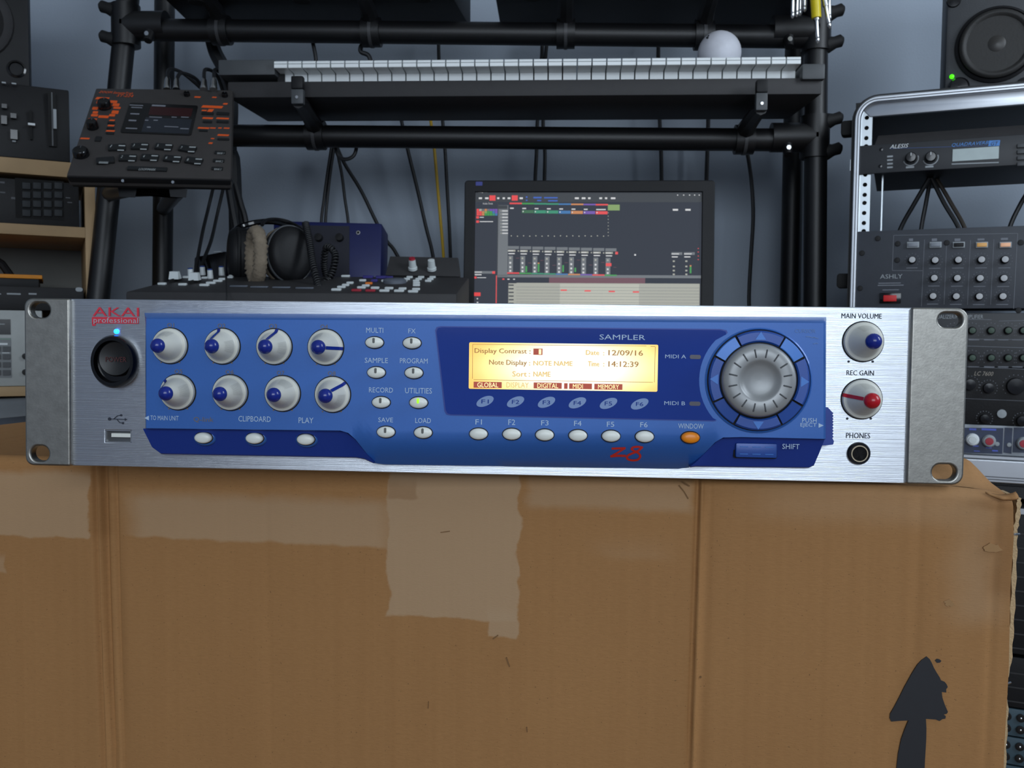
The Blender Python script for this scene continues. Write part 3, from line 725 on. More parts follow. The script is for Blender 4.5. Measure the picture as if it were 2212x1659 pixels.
# peeled flake, scratches
INK = mat('black_marker_paint', (30, 31, 36), .55, var=.12, scale=200)
SCR = mat('scratch_mark', (122, 88, 52), .8)
mb = MB()
for pts, wd in (([(1094, 1420), (1098, 1432), (1101, 1440)], .0006), ([(926, 1515), (925, 1530)], .0003), ([(1138, 1570), (1139, 1581)], .0005), ([(1467, 1048), (1478, 1062), (1487, 1077)], .0004), ([(1474, 1040), (1490, 1050)], .0004), ([(1512, 1461), (1515, 1463)], .0009), ([(1065, 1380), (1076, 1372)], .0005), ([(952, 1150), (972, 1147)], .0003)):
    mb.ribbon(P2(BF, pts), wd, -.0002, .0006)
mb.build('scratch_mark', SCR, box)
mb = MB()
for (x, y, r1, r2) in ((2050, 1303, .0024, .0017), (2143, 1184, .0042, .0022)):
    c = bl(x, y); mb.prism([(c.x + (r1 * (1 + .7 * mnoise.noise((k * 1.37, x * .77, .3)))) * math.cos(k * PI / 8), c.y + r2 * (1 + .8 * mnoise.noise((k * 1.71, y * .31, .9))) * math.sin(k * PI / 8)) for k in range(16)], -.0003, .0006)
mb.build('paper_flake', mat('peeled_paper', (160, 122, 80), .85), box)
def za(x, y): return 1560 + x / 2.517, 1000 + y / 2.517
head = [(1110, 1050), (1128, 1066), (1138, 1085), (1150, 1112), (1166, 1140), (1182, 1165), (1188, 1180), (1208, 1188), (1218, 1200), (1225, 1216), (1216, 1228), (1217, 1246), (1192, 1243), (1196, 1275), (1208, 1310), (1226, 1352), (1218, 1362), (1202, 1366), (1214, 1374), (1212, 1388), (1196, 1390), (1180, 1401), (1160, 1393), (1106, 1389), (1109, 1440), (1108, 1500), (1102, 1600), (1098, 1680), (1095, 1800), (930, 1800), (944, 1680), (955, 1580), (972, 1500), (992, 1445), (1012, 1398), (965, 1400), (918, 1404), (910, 1385), (912, 1362), (932, 1328), (960, 1275), (990, 1215), (1026, 1150), (1060, 1095), (1082, 1070)]
mb = MB().prism(P2(BF, [za(*q) for q in head]), -.0008, .0006)
mb.prism(P2(BF, [za(*q) for q in ((1155, 1072), (1166, 1063), (1180, 1066), (1190, 1074), (1182, 1084), (1166, 1085))]), -.0008, .0006)
mb.build('painted_arrow', INK, box, label='black painted arrow pointing up')
# ================================================================== KEYBOARD STAND
SY = 1.61
stand = root('keyboard_stand', Vector((0, SY, 0)), 'black tubular steel keyboard stand behind the sampler', 'keyboard stand')
SI = Matrix.Translation((0, -SY, 0))
class SB(MB):           # world coordinates -> stand local
    def build(s, name, m, parent=stand, **k):
        s.v = [(p[0], p[1] - SY, p[2]) for p in s.v]; return MB.build(s, name, m, parent, **k)
def ext(a, b, z): return a + (b - a) * ((z - a.z) / (b.z - a.z))
RP = .0195
posts = {}
for key, a, b_ in (('lf', at(276, 0, 1.62), at(212, 645, 1.58)), ('lb', at(355, 100, 1.79), at(351, 600, 1.79)), ('rb', at(1712, 400, 1.79), at(1707, 640, 1.79)), ('rf', at(1763, 150, SY), at(1760, 640, SY))):
    posts[key] = (a, b_)
    top = 1.62
    SB().cyl(ext(a, b_, .0), ext(a, b_, top), RP, n=20).build('post', BLKM)
def bar(p, q, r=RP, name='crossbar'): SB().cyl(p, q, r, n=20).build(name, BLKM)
bu0, bu1 = at(262, 64, SY), at(1762, 80, SY)
bd0, bd1 = at(245, 291, SY), at(1760, 303, SY)
bar(bu0, bu1); bar(bd0, bd1)
for a, b_ in ((posts['lf'], posts['lb']), (posts['rf'], posts['rb'])):     # side rails back to the rear posts
    for z in (.12,): bar(ext(*a, z), ext(*b_, z), .015, 'side_rail')
bar(ext(*posts['lb'], .15), ext(*posts['rb'], .15), .015, 'rear_rail')
# clamps with wing bolts
def clamp(c, side, lobes, n=20):
    SB().cyl(c + Vector((0, 0, .036)), c - Vector((0, 0, .036)), RP * 1.28, n=n).cyl(c, c + Vector((-side * .075, 0, 0)), RP * 1.28, n=n).build('clamp', BLKM)
    for dz in (.026, -.026):
        SB().tube([c + Vector((0, 0, dz)), c + Vector((side * .020, -.006, dz)), c + Vector((side * .030, -.008, dz + .003)), c + Vector((side * .040, -.008, dz + .006)), c + Vector((side * .044, -.008, dz + .006))], [.016, .014, .010, .0105, .006], 12).build('wing_bolt', RUB)
    SB().cyl(c + Vector((-side * .05, -.012, -.016)), c + Vector((-side * .05, -.022, -.034)), .011, .007, 10).build('clamp_lug', BLKM)
    SB().cyl(c + Vector((-side * .05, -.024, -.022)), c + Vector((-side * .05, -.027, -.022)), .004, n=10).build('bolt', STEEL)
clamp(at(272, 56, SY), -1, 2); clamp(at(1763, 66, SY), 1, 2); clamp(at(1760, 297, SY), 1, 2)
EDGE = mat('bracket_ring_grey', (58, 58, 60), .45)  # lighter grey for the thin ring round each bracket
def bracket(px, py, up):
    c = at(px, py, SY)
    SB().cyl(c - Vector((.016, 0, 0)), c + Vector((.016, 0, 0)), RP * 1.3, n=24).build('arm_bracket', BLKM)
    SB().cyl(c - Vector((.0028, 0, 0)), c + Vector((.0028, 0, 0)), RP * 1.36, n=24).build('bracket_seam', EDGE)
    return c
for px, py in ((478, 66), (803, 70), (1222, 73), (1520, 76)):
    c = bracket(px, py, 1)
    SB().tube([c + Vector((0, 0, .01)), c + Vector((0, -.03, .03)), c + Vector((0, -.16, .050))], [.016, .014, .011], 8).build('support_arm', BLKM)
# arms that carry the keyboard, with upright lips in front of it
for px, lx, ly0, ly1 in ((683, 644, 166, 226), (1607, 1644, 174, 240)):
    c = bracket(px, 293 if px < 1000 else 302, 0)
    tip = at(lx, ly1, 1.448)
    SB().tube([c + Vector((0, 0, .012)), c + (tip - c) * .35 + Vector((0, 0, .012)), tip + Vector((0, .018, .006)), tip + Vector((0, 0, .004))], [.017, .014, .012, .010], 8).build('support_arm', BLKM)
    a = at(lx - 13, ly1, 1.442); b_ = at(lx + 13, ly0 + 28, 1.442); t = at(lx, ly0, 1.442)
    SB().box(a.x, 1.436, a.z, b_.x, 1.448, b_.z).build('arm_lip', CHAR2, bevel=.002)
    SB().box(a.x, 1.434, b_.z, b_.x, 1.448, t.z).build('lip_cap', BLK, bevel=.003)
    SB().cyl((a.x * .5 + b_.x * .5, 1.437, a.z + .010), (a.x * .5 + b_.x * .5, 1.434, a.z + .010), .0025, n=8).build('bolt', STEEL)

# ================================================================== KEYBOARD
KF = Frame(at(1160, 150, 1.45), 0, 0)
kb = root('keyboard', KF.M, 'long charcoal keyboard with white keys, on the stand above the monitor', 'keyboard')
u0, u1 = KF.loc(592, 122).x, KF.loc(1733, 133).x; vt = KF.loc(1160, 127).y
pitch = (u1 - u0) / 36
KEYM = mat('white_key_plastic', (236, 240, 240), .35, var=.03)
kwid = pitch - .0022
prf = [(-.0015, 0), (0, -.0015), (0, -.0105), (-.0010, -.0112), (-.030, -.0112), (-.033, -.0125), (-.0335, -.031), (-.14, -.031), (-.14, 0)]
v = [(0, y, z) for z, y in prf] + [(kwid, y, z) for z, y in prf]; k = len(prf)
f = [tuple(range(k)), tuple(range(2 * k - 1, k - 1, -1))] + [(i, i + k, (i + 1) % k + k, (i + 1) % k) for i in range(k)]
bm = bmesh.new(); bv = [bm.verts.new(p) for p in v]
for q in f: bm.faces.new([bv[i] for i in q])
KM = from_bm(bm, 30)
LM = MB().box(0, -.0052, -.0005, kwid, -.0043, .0002).mesh(); LMM = mat('key_lip_line', (120, 126, 128), .6)
for i in range(36):
    kk = obj('white_key', KM, KEYM, kb, loc=(u0 + i * pitch, vt, 0)); obj('lip_line', LM, LMM, kk)
for i in range(36):
    if i % 7 in (0, 1, 3, 4, 5): 
        obj('black_key', kbk, BLK, kb, loc=(u0 + (i + 1) * pitch, vt, -.05)) if i else None
        if i == 0: kbk = MB().hexa([(-.005, 0, 0), (.005, 0, 0), (.005, 0, -.085), (-.005, 0, -.085)], [(-.004, .010, -.006), (.004, .010, -.006), (.004, .010, -.085), (-.004, .010, -.085)]).mesh(); obj('black_key', kbk, BLK, kb, loc=(u0 + pitch, vt, -.05))
bl_, br_ = KF.loc(492, 190, -.02).x, KF.loc(1775, 200, -.02).x
v0, v1 = KF.loc(1160, 207, -.02).y, KF.loc(1160, 172, -.02).y
MB().hexa([(bl_, v0, -.02), (br_, v0, -.02), (br_, v1, -.02), (bl_, v1, -.02)], [(bl_ + .012, v0, -.185), (br_ - .012, v0, -.185), (br_, v1, -.185), (bl_, v1, -.185)]).build('case', CHAR, kb, bevel=.002)
v0b = KF.loc(530, 160, -.005).y
MB().box(KF.loc(471, 144, -.01).x, v0b, -.16, u0 - .002, KF.loc(530, 128, -.01).y, -.01).build('end_cheek', CHAR2, kb, bevel=.003)
MB().box(u1 + .003, KF.loc(1758, 171, -.01).y, -.16, KF.loc(1783, 150, -.01).x, KF.loc(1758, 137, -.01).y, -.01).build('end_cheek', CHAR2, kb, bevel=.003)
MB().hexa([(u0 - .004, vt - .035, -.03), (u0 + .008, vt - .035, -.03), (u0 + .008, vt - .012, -.03), (u0 - .004, vt - .012, -.03)], [(u0 - .004, vt - .035, -.16), (u0 + .001, vt - .035, -.16), (u0 - .001, vt - .004, -.16), (u0 - .004, vt - .004, -.16)]).build('inner_cheek', BLK, kb)
# ball
bc = at(1554, 115, 1.534); rb = .0354
ball = root('ball', Vector((bc.x, bc.y, bc.z - rb)), 'white ball with a small black mark, resting on the keyboard keys', 'ball')
sph = MB().lathe([(max(1e-4, rb * math.sin(R(a))), rb - rb * math.cos(R(a))) for a in range(0, 181, 9)], n=40)
sph.build('ball_shell', mat('white_ball_vinyl', (205, 206, 214), .5, bump=.3, bscale=1500), ball, ang=80)
d = (at(1526, 86, 1.5) - bc); d = Vector((-.024, -.018, .020)).normalized()
mb = MB(); a = d.orthogonal().normalized(); c = d.cross(a)
q = d * (rb + .0001) + Vector((0, 0, rb))
for (s, t) in ((0, 0), (.003, .0015), (-.0022, .003)): mb.add([q + a * (s + x * .0022) + c * (t + y * .0018) for x, y in ((-1, -1), (1, -.6), (.8, 1), (-1, .7))], [(0, 1, 2, 3)])
mb.build('logo_mark', BLK, ball)
# upper tier: undersides of two synthesizers
for nm, x0, x1, xb, lab in (('synthesizer', 305, 985, 1002, 'black synthesizer underside at the upper left of the stand'), ('synthesizer', 1060, 1778, 1052, 'black synthesizer underside at the upper right of the stand')):
    a = at(x0, -35, 1.47); b_ = at(x1, -35, 1.47); z0 = at(600, 50, 1.66).z
    r_ = root(nm, Vector(((a.x + b_.x) / 2, 1.56, z0)), lab, 'synthesizer', 'synthesizers on the upper tier')
    hx = (b_.x - a.x) / 2
    MB().hexa([(-hx, -.10, .012), (hx - (.03 if x0 < 500 else 0), -.10, .012), (hx - (.03 if x0 < 500 else 0), -.10, .09), (-hx, -.10, .09)], [(-hx + .0, .14, 0), (hx, .14, 0), (hx, .14, .09), (-hx, .14, .09)]).build('case', BLK, r_, bevel=.003)
    for s in (-.75, -.05, .75): MB().lathe([(.014, -.006), (.016, -.004), (.016, .004)], (s * hx, -.02, 0), 14).build('rubber_foot', RUB, r_)

# ================================================================== DRUM MACHINE
DF = Frame(at(330, 285, 1.35), -12, 45)
dm = root('groove_sampler', DF.M, 'black tabletop groove sampler with orange lettering, tilted on the left of the stand', 'groove sampler')
qd = P2(DF, [(207, 190), (503, 194), (499, 386), (143, 378)])
MB().prism(qd, -.018, 0).build('case', mat('warm_charcoal_plastic', (60, 57, 56), .6, spec=.3, bump=.2, bscale=700), dm, bevel=.003)
q2 = P2(DF, [(143, 378), (499, 386)]); 
MB().hexa([(q2[0][0], q2[0][1] - .002, -.002), (q2[1][0], q2[1][1] - .002, -.002), (q2[1][0], q2[1][1] + .006, -.002), (q2[0][0], q2[0][1] + .006, -.002)], [(q2[0][0] + .004, q2[0][1] + .002, -.022), (q2[1][0] - .004, q2[1][1] + .002, -.022), (q2[1][0], q2[1][1] + .02, -.022), (q2[0][0], q2[0][1] + .02, -.022)]).build('front_lip', BLK, dm, bevel=.0015)
def zd(x, y): return 130 + x / 5.395, 170 + y / 5.395
def zdb(a, b_, c, d): return zd(a, b_) + zd(c, d)
og = MB()
tx(og, DF, 'ZOOM SampleTrak', zdb(448, 150, 855, 182), .0004, .3); tx(og, DF, 'ST-224', zdb(660, 184, 855, 212), .0004, .3)
for q in ((425, 218, 575, 243), (1660, 316, 1900, 342), (1730, 356, 1790, 390), (1665, 452, 1785, 470), (1825, 456, 1970, 472), (1610, 568, 1740, 584), (1750, 570, 1815, 582), (1845, 570, 1885, 582), (1910, 572, 1975, 584), (1840, 650, 1970, 668), (330, 465, 430, 487), (580, 478, 640, 494), (560, 540, 635, 556), (540, 602, 640, 618), (240, 690, 345, 706), (1735, 744, 1780, 760), (1760, 694, 1798, 704), (1570, 208, 1640, 222), (1775, 212, 1825, 224), (1905, 286, 1955, 302), (1655, 364, 1710, 378)):
    u0_, w0_, u1_, w1_ = DF.rect(*zdb(*q)); sk_ = (w1_ - w0_) * .3; og.prism([(u0_ - sk_, w0_), (u1_ - sk_, w0_), (u1_, w1_), (u0_, w1_)], -.0003, .0003)
for q in ((425, 256, 480, 290), (580, 256, 665, 285), (375, 330, 440, 362), (610, 290, 690, 322), (620, 330, 705, 352), (380, 380, 440, 408), (600, 372, 680, 410), (360, 414, 440, 440), (445, 430, 565, 458), (570, 414, 640, 440)):
    og.prism(rrect(*DF.rect(*zdb(*q)), .0008, 2), -.0003, .0003)
og.build('orange_legend', ORNG, dm)
MB().prism(rrect(*DF.rect(*zdb(752, 300, 1572, 652)), .004), -.0005, .0012).build('display_window', BLKG, dm)
MB().prism(rrect(*DF.rect(*zdb(1040, 345, 1540, 440)), .001), .0010, .0014).build('display', mat('dark_red_display', (46, 10, 12), .3), dm)
MB().prism(rrect(*DF.rect(*zdb(970, 470, 1520, 640)), .001), .0010, .0014).build('display', mat('slate_panel', (34, 38, 46), .4), dm)
wl = MB()
for q in ((1070, 316, 1230, 332), (810, 316, 970, 324), (830, 342, 960, 350), (820, 414, 925, 426), (800, 490, 890, 504), (765, 584, 900, 594), (1040, 455, 1190, 462), (1300, 455, 1360, 462), (1410, 455, 1500, 462), (1215, 566, 1380, 574), (1400, 588, 1500, 598), (990, 490, 1030, 500), (1090, 490, 1140, 500)): wl.box(*DF.rect(*zdb(*q))[:2], .0012, *DF.rect(*zdb(*q))[2:], .0017)
wl.prism(ellipse(*DF.loc(*zd(1035, 575))[:2], .003, .0018, 12), .0012, .0017)
wl.build('display_legend', mat('dim_legend', (120, 122, 130), .6), dm)
def dknob(x, y, r_px, hgt, nm):
    p = DF.loc(*zd(x, y)); r = DF.mm(*zd(x, y), r_px)
    k_ = obj(nm, MB().lathe([(r, 0), (r * .95, hgt * .8), (r * .8, hgt), (.0001, hgt * .96)], n=20).mesh(), BLKG, dm, loc=(p.x, p.y, 0))
    MB().box(-.0006, r * .3, hgt * .9, .0006, r * .85, hgt * 1.02).build('pointer', CHAR2, k_)
dknob(522, 335, 15, .012, 'control_knob'); dknob(382, 572, 13, .012, 'control_knob'); dknob(247, 890, 18, .010, 'data_wheel')
dknob(1478, 195, 7, .006, 'control_knob'); dknob(1920, 205, 7, .006, 'control_knob')
PADM = mat('dark_pad_rubber', (20, 22, 24), .55)
wl = MB()
def pad(x, y, rot_, s=None):
    p = DF.loc(*zd(x, y)); obj('pad', padm, PADM, dm, loc=(p.x, p.y, 0), rot=(0, 0, R(rot_)))
padm = rbox(.0245, .014, .004, .0012)
for (x, y, a, num) in ((665, 815, 10, '1'), (930, 803, 5, '3'), (1210, 808, -4, '5'), (1487, 832, -12, '7'), (530, 968, 12, None), (790, 938, 5, '2'), (1047, 933, 0, '4'), (1310, 948, -6, '6'), (1560, 972, -12, '8')):
    pad(x, y, a)
    for dx, dy in ((55, -35), (40, 18)): 
        q = zdb(x + dx - 38, y + dy - 5, x + dx + 38, y + dy + 5) if num else zdb(x - 80, y - 2, x + 30, y + 20)
        r_ = DF.rect(*q, .0042); wl.box(r_[0], r_[1], .0040, r_[2], r_[3], .0043)
    if num: tx(wl, DF, num, zdb(x - 82, y - 44, x - 62, y - 16), .0043, .2)
wl.build('pad_legend', mat('dim_white_legend', (170, 175, 175), .6), dm)
p = DF.loc(*zd(1018, 1062)); obj('bar_key', rbox(DF.mm(*zd(1018, 1062), 86), .0085, .003, .0012), PADM, dm, loc=(p.x, p.y, 0))
wl = MB(); tx(wl, DF, 'LOOP/MARK', zdb(915, 1044, 1115, 1070), .0032, .2)
for i, (x, y) in enumerate(((1830, 868), (1812, 962), (1795, 1054))): tx(wl, DF, 'BANK %d' % (i + 1), zdb(x, y - 10, x + 82, y + 12), .0022, .2)
wl.build('key_legend', MATS['dim_white_legend'], dm)
for (x, y) in ((1865, 868), (1850, 962), (1832, 1054)): p = DF.loc(*zd(x, y)); obj('bank_key', rbox(.016, .007, .002, .0008), PADM, dm, loc=(p.x, p.y, 0))
for q in ((1650, 395, 1790, 425), (1825, 398, 1970, 428), (1665, 495, 1770, 520), (1825, 495, 1965, 520), (1620, 600, 1720, 620), (1835, 700, 1970, 722), (555, 508, 640, 530), (545, 570, 630, 592), (535, 630, 630, 652), (410, 680, 480, 735)):
    MB().prism(rrect(*DF.rect(*zdb(*q)), .0008, 2), 0, .0015).build('function_key', PADM, dm)
# tray that holds it on the left post
c0 = at(330, 405, 1.40)
for px in (275, 385):
    SB().hexa([at(px - 17, 425, 1.30), at(px + 17, 427, 1.30), at(px + 22, 398, 1.30), at(px - 22, 396, 1.30)], [at(px - 17, 425, 1.36), at(px + 17, 427, 1.36), at(px + 22, 385, 1.36), at(px - 22, 383, 1.36)]).build('tray_clamp', BLKM)
    p = at(px - 8 if px < 300 else px - 10, 391 if px < 300 else 394, 1.268); SB().cyl(p, p + Vector((0, -.003, 0)), .0022, n=8).build('bolt', STEEL)
pl_ = ext(*posts['lf'], at(235, 400, 1.5).z); SB().tube([pl_, at(275, 408, 1.36), at(385, 410, 1.36), ext(*posts['lb'], pl_.z)], .013, 10).build('tray_rail', BLKM)
# jack plugs in the back of it
def plug(p, d, nm, label, grp, body, metal=STEEL, lb=.030, rb_=.0065, tip=False, cable=None):
    d = d.normalized(); r_ = root(nm, p, label, 'plug', grp)
    o = Vector((0, 0, 0))
    if tip:
        MB().tube([o, d * lb], [rb_, rb_ * .9], 12).build('plug_body', body, r_)
        t0 = d * lb
        MB().tube([t0, t0 + d * .004, t0 + d * .0042, t0 + d * .030, t0 + d * .032, t0 + d * .0325, t0 + d * .036, t0 + d * .040], [.0048, .0048, .0032, .0032, .0024, .0032, .0033, .0010], 12).build('plug_tip', metal, r_)
    else:
        MB().tube([o, d * .004, d * .006, d * lb * .8, d * lb], [rb_, rb_, rb_ * .9, rb_ * .75, rb_ * .5], 12).build('plug_body', body, r_)
        MB().tube(spline([d * lb * .9] + [Vector(c) - p for c in cable], 5), .003, 8).build('plug_cable', CABLE, r_)
for i, (x, ty, cb) in enumerate(((361, 168, [(366, 150), (395, 158), (440, 196)]), (381, 170, [(392, 158), (425, 172), (452, 215)]), (440, 170, [(444, 150), (470, 165), (490, 230)]), (461, 168, [(466, 150), (490, 180), (500, 250)]))):
    a = at(x, 194, 1.445); b_ = at(x + 1, ty, 1.455)
    plug(a, b_ - a, 'jack_plug', ['leftmost silver jack plug in the groove sampler', 'second silver jack plug from the left in the groove sampler', 'third silver jack plug from the left in the groove sampler', 'rightmost silver jack plug in the groove sampler'][i], 'jack plugs in the groove sampler', STEEL, lb=(b_ - a).length, rb_=.0062, cable=[at(px, py, 1.48 + .03 * j) for j, (px, py) in enumerate(cb)])
# patch leads hanging from the right end of the top bar
YEL = mat('yellow_plug_plastic', (222, 200, 20), .4)
def lead(x0, y0, x1, y1, label, body, Y=1.49, rb_=.006):
    a = at(x0, y0 - 60, Y); b_ = at(x1, y1, Y); d = b_ - a
    plug(a, d, 'patch_lead', label, 'patch leads hanging on the stand', body, lb=d.length - .040, rb_=rb_, tip=True)
lead(1757, -10, 1767, 94, 'yellow patch lead plug hanging from the upper right of the stand', YEL, 1.485, .0083)
lead(1768, -10, 1793, 62, 'slanting silver patch lead plug just right of the yellow one', STEEL, 1.49, .005)
lead(1789, -10, 1792, 45, 'silver patch lead plug at the far right of the hanging plugs', STEEL, 1.50, .005)
lead(1713, -10, 1712, 40, 'leftmost silver patch lead plug hanging from the stand', STEEL, 1.49, .0035)
lead(1724, -10, 1721, 37, 'second silver patch lead plug from the left on the stand', STEEL, 1.50, .0035)
lead(1731, -10, 1728, 34, 'third silver patch lead plug from the left on the stand', STEEL, 1.51, .0035)
lead(1740, -10, 1738, 26, 'short silver patch lead plug left of the yellow one', STEEL, 1.50, .0035)

# ================================================================== CABLES
def cable(pts, r, label, m=CABLE, Y=1.87, grp='cables hanging behind the stand', fl=True):
    w_ = [at(p[0], p[1], p[2] if len(p) > 2 else Y) for p in pts]
    if fl: e = w_[-1]; w_ += [Vector((e.x, e.y + .01, .35)), Vector((e.x + .02, e.y, r))]
    w_ = spline(w_, 6); o = w_[-1]
    mb = MB().tube([q - o for q in w_], r, 8); ob = mb.build('cable', m); ob.location = o
    prop(ob, label, 'cable', grp)
cable([(716, 318), (708, 370), (700, 430), (694, 480), (692, 560), (700, 720)], .0032, 'left one of the twin black cables hanging above the blue unit')
cable([(722, 318), (714, 370), (707, 430), (703, 480), (702, 560), (720, 720)], .0032, 'right one of the twin black cables hanging above the blue unit')
cable([(726, 318), (738, 375), (745, 430), (752, 480), (756, 560), (760, 720)], .0032, 'black cable hanging just right of the twin cables')
cable([(728, 318), (745, 355), (780, 412), (812, 478), (835, 520), (856, 548), (900, 640), (905, 730)], .0038, 'black cable slanting down right towards the controller')
cable([(724, 316), (732, 338), (748, 344), (764, 336), (770, 318), (768, 305), (760, 300)], .0035, 'short black cable loop under the lower crossbar', Y=1.64, fl=False)
cable([(855, 200), (866, 255), (880, 320), (903, 415), (920, 490), (935, 552), (945, 640), (945, 730)], .0038, 'black cable slanting down beside the yellow cable')
cable([(930, 258), (938, 320), (945, 400), (952, 480), (958, 552), (962, 640), (962, 730)], .0032, 'yellow cable hanging left of the monitor', mat('yellow_cable_jacket', (196, 158, 30), .5))
cable([(948, 60), (948, 125), (956, 258), (961, 320), (966, 410), (970, 480), (973, 552), (976, 640), (976, 730)], .0036, 'black cable hanging between the yellow cable and the monitor')
cable([(1172, 60), (1170, 128), (1161, 258), (1159, 330), (1156, 392), (1156, 480), (1156, 730)], .0038, 'left one of two black cables above the monitor middle')
cable([(1186, 60), (1178, 128), (1173, 258), (1177, 330), (1176, 392), (1176, 480), (1176, 730)], .0038, 'right one of two black cables above the monitor middle')
cable([(1423, 60), (1422, 130), (1425, 258), (1428, 330), (1429, 392), (1429, 480), (1429, 730)], .0040, 'black cable hanging above the right half of the monitor')
cable([(1530, 258), (1528, 330), (1526, 392), (1524, 480), (1524, 730)], .0042, 'black cable hanging above the right corner of the monitor')
cable([(1606, 300), (1616, 340), (1624, 400), (1627, 470), (1622, 560), (1618, 640), (1618, 730)], .0038, 'curved black cable hanging right of the monitor', Y=1.80)
cable([(672, 60), (676, 92), (682, 125), (684, 165)], .0036, 'short black cable behind the left of the keyboard', Y=1.63, fl=False)
cable([(806, 60), (800, 95), (782, 98), (780, 112), (798, 123), (805, 165)], .0042, 'looped black cable behind the keyboard', Y=1.63, fl=False)
cable([(462, 400, 1.55), (450, 450, 1.55), (437, 505, 1.5), (424, 578, 1.45), (420, 640, 1.42)], .0030, 'thin black cable from the groove sampler to the controller, left one', grp='cables from the groove sampler', fl=False)
cable([(484, 400, 1.55), (470, 460, 1.55), (456, 520, 1.5), (436, 575, 1.45), (428, 640, 1.42)], .0030, 'thin black cable from the groove sampler to the controller, right one', grp='cables from the groove sampler', fl=False)
cable([(494, 400, 1.62), (502, 450, 1.62), (513, 520, 1.62), (520, 640, 1.62), (520, 730, 1.62)], .0075, 'thick black cable hanging left of the headphones', grp='thick cables beside the headphones')
cable([(508, 395, 1.64), (520, 440, 1.64), (532, 490, 1.64), (545, 640, 1.64), (545, 730, 1.64)], .0058, 'thick black cable running down behind the headphones', grp='thick cables beside the headphones')
cable([(452, 60, 1.68), (464, 110, 1.68), (488, 160, 1.68), (500, 230, 1.68), (497, 330, 1.66), (508, 420, 1.66)], .013, 'thick black cable loom behind the left end of the keyboard', Y=1.7)
# ================================================================== DESK AND WHAT STANDS ON IT
DZ = .73
desk = root('desk', Vector((-.09, 1.5, 0)), 'dark desk carrying the controller and the monitor', 'desk')
DESKM = mat('dark_desk_laminate', (44, 42, 42), .45, scale=20)
MB().box(-.46, -.38, DZ - .026, .46, .30, DZ).build('desk_top', DESKM, desk, bevel=.002)
for sx in (-1, 1):
    for sy in (-1, 1): MB().box(sx * .42 - .02, sy * .23 - .02, 0, sx * .42 + .02, sy * .23 + .02, DZ - .026).build('leg', BLKM, desk)
# controller: sloping top
CF = Frame(at(640, 628, 1.22), 0, 80)
ct = root('control_surface', CF.M, 'dark control surface with white buttons and faders, on the desk under the headphones', 'control surface')
def zc(x, y): return 260 + x / 2.989, 380 + y / 2.989
cl, crt = CF.loc(281, 627).x, CF.loc(987, 634).x
d0, d1 = CF.loc(640, 632).y, CF.loc(640, 597).y
dzl = (CF.I @ Vector((0, 1.22, DZ))).z
body = [(cl, d0, 0), (crt, d0, 0), (crt - .004, d1, 0), (cl + .004, d1, 0)]
bot = []
for (x, y, z) in body:
    wpt = CF.M @ Vector((x, y, z)); wpt.z = DZ + .001; bot.append(tuple(CF.I @ wpt))
MB().hexa(bot, body).build('case', CHAR, ct, bevel=.004)
CW = mat('white_keycap', (206, 212, 212), .45, var=.03); CGR = mat('grey_keycap', (96, 102, 112), .45); CRD = mat('red_keycap', (160, 36, 52), .45); CPU = mat('violet_keycap', (50, 44, 120), .45); COR = mat('orange_keycap', (224, 120, 40), .45)
KEYC = {}
def ckey(x, y, m, wpx=18, nm='key', h=.0032, dpt=.006):
    p = CF.loc(*zc(x, y)); k_ = (round(wpx), m.name, h)
    if k_ not in KEYC: KEYC[k_] = rbox(CF.mm(*zc(x, y), wpx), dpt, h, .0006, 1)
    obj(nm, KEYC[k_], m, ct, loc=(p.x, p.y, 0))
for x, y, w_ in ((270, 703, 17), (403, 707, 17), (543, 711, 20), (585, 697, 20), (630, 684, 19), (658, 672, 14), (718, 652, 10), (712, 660, 12), (425, 660, 13), (545, 664, 12), (1395, 741, 21), (1428, 724, 17), (1455, 711, 15), (1483, 697, 15), (1455, 653, 19), (1565, 681, 15), (1585, 715, 16), (1557, 727, 18), (1645, 730, 17), (1708, 684, 15), (1735, 732, 18), (1705, 748, 20), (1800, 749, 21), (1822, 735, 16), (1890, 753, 21), (1910, 738, 16), (1912, 712, 15), (1912, 698, 15)): ckey(x, y, CW, w_)
for x, y in ((1525, 745), (1615, 747)): ckey(x, y, CRD, 21)
ckey(1605, 700, COR, 15)
for x, y, w_ in ((1600, 660, 22), (1640, 684, 14), (1690, 662, 26), (1740, 664, 14)): ckey(x, y, CPU, w_, h=.004)
for j, y in enumerate((656, 668, 680)):
    for x in (1868 - j * 18, 1942 - j * 16, 2016 - j * 14): ckey(x, y + 4, CW, 13)
for x, y in ((765, 716), (897, 721), (1040, 724), (1190, 728)): ckey(x, y, CGR, 38, 'fader_plate', .002)
p = CF.loc(*zc(1772, 690)); obj('jog_disc', MB().lathe([(.017, 0), (.017, .004), (.014, .006), (.0001, .0055)], n=28).mesh(), CGR, ct, loc=(p.x, p.y, 0))
capm = MB().hexa([(-.0075, -.006, .004), (.0075, -.006, .004), (.0075, .006, .004), (-.0075, .006, .004)], [(-.0063, -.003, .015), (.0063, -.003, .015), (.0063, .003, .015), (-.0063, .003, .015)]).mesh()
for x, y in ((355, 682), (482, 690)):
    p = CF.loc(*zc(x, y)); fc = obj('fader_cap', capm, CW, ct, loc=(p.x, p.y, 0)); MB().box(-.001, -.02, 0, .001, .02, .005).build('fader_slot', HOLE, fc)
kmesh = MB().lathe([(.0046, 0), (.0046, .004), (.0042, .005), (.0040, .0125), (.0036, .013)], n=16).mesh(); kcap = MB().lathe([(.0037, .0128), (.0037, .0145), (.0001, .0146)], n=14).mesh()
BLC = mat('blue_knob_cap', (40, 70, 140), .4)
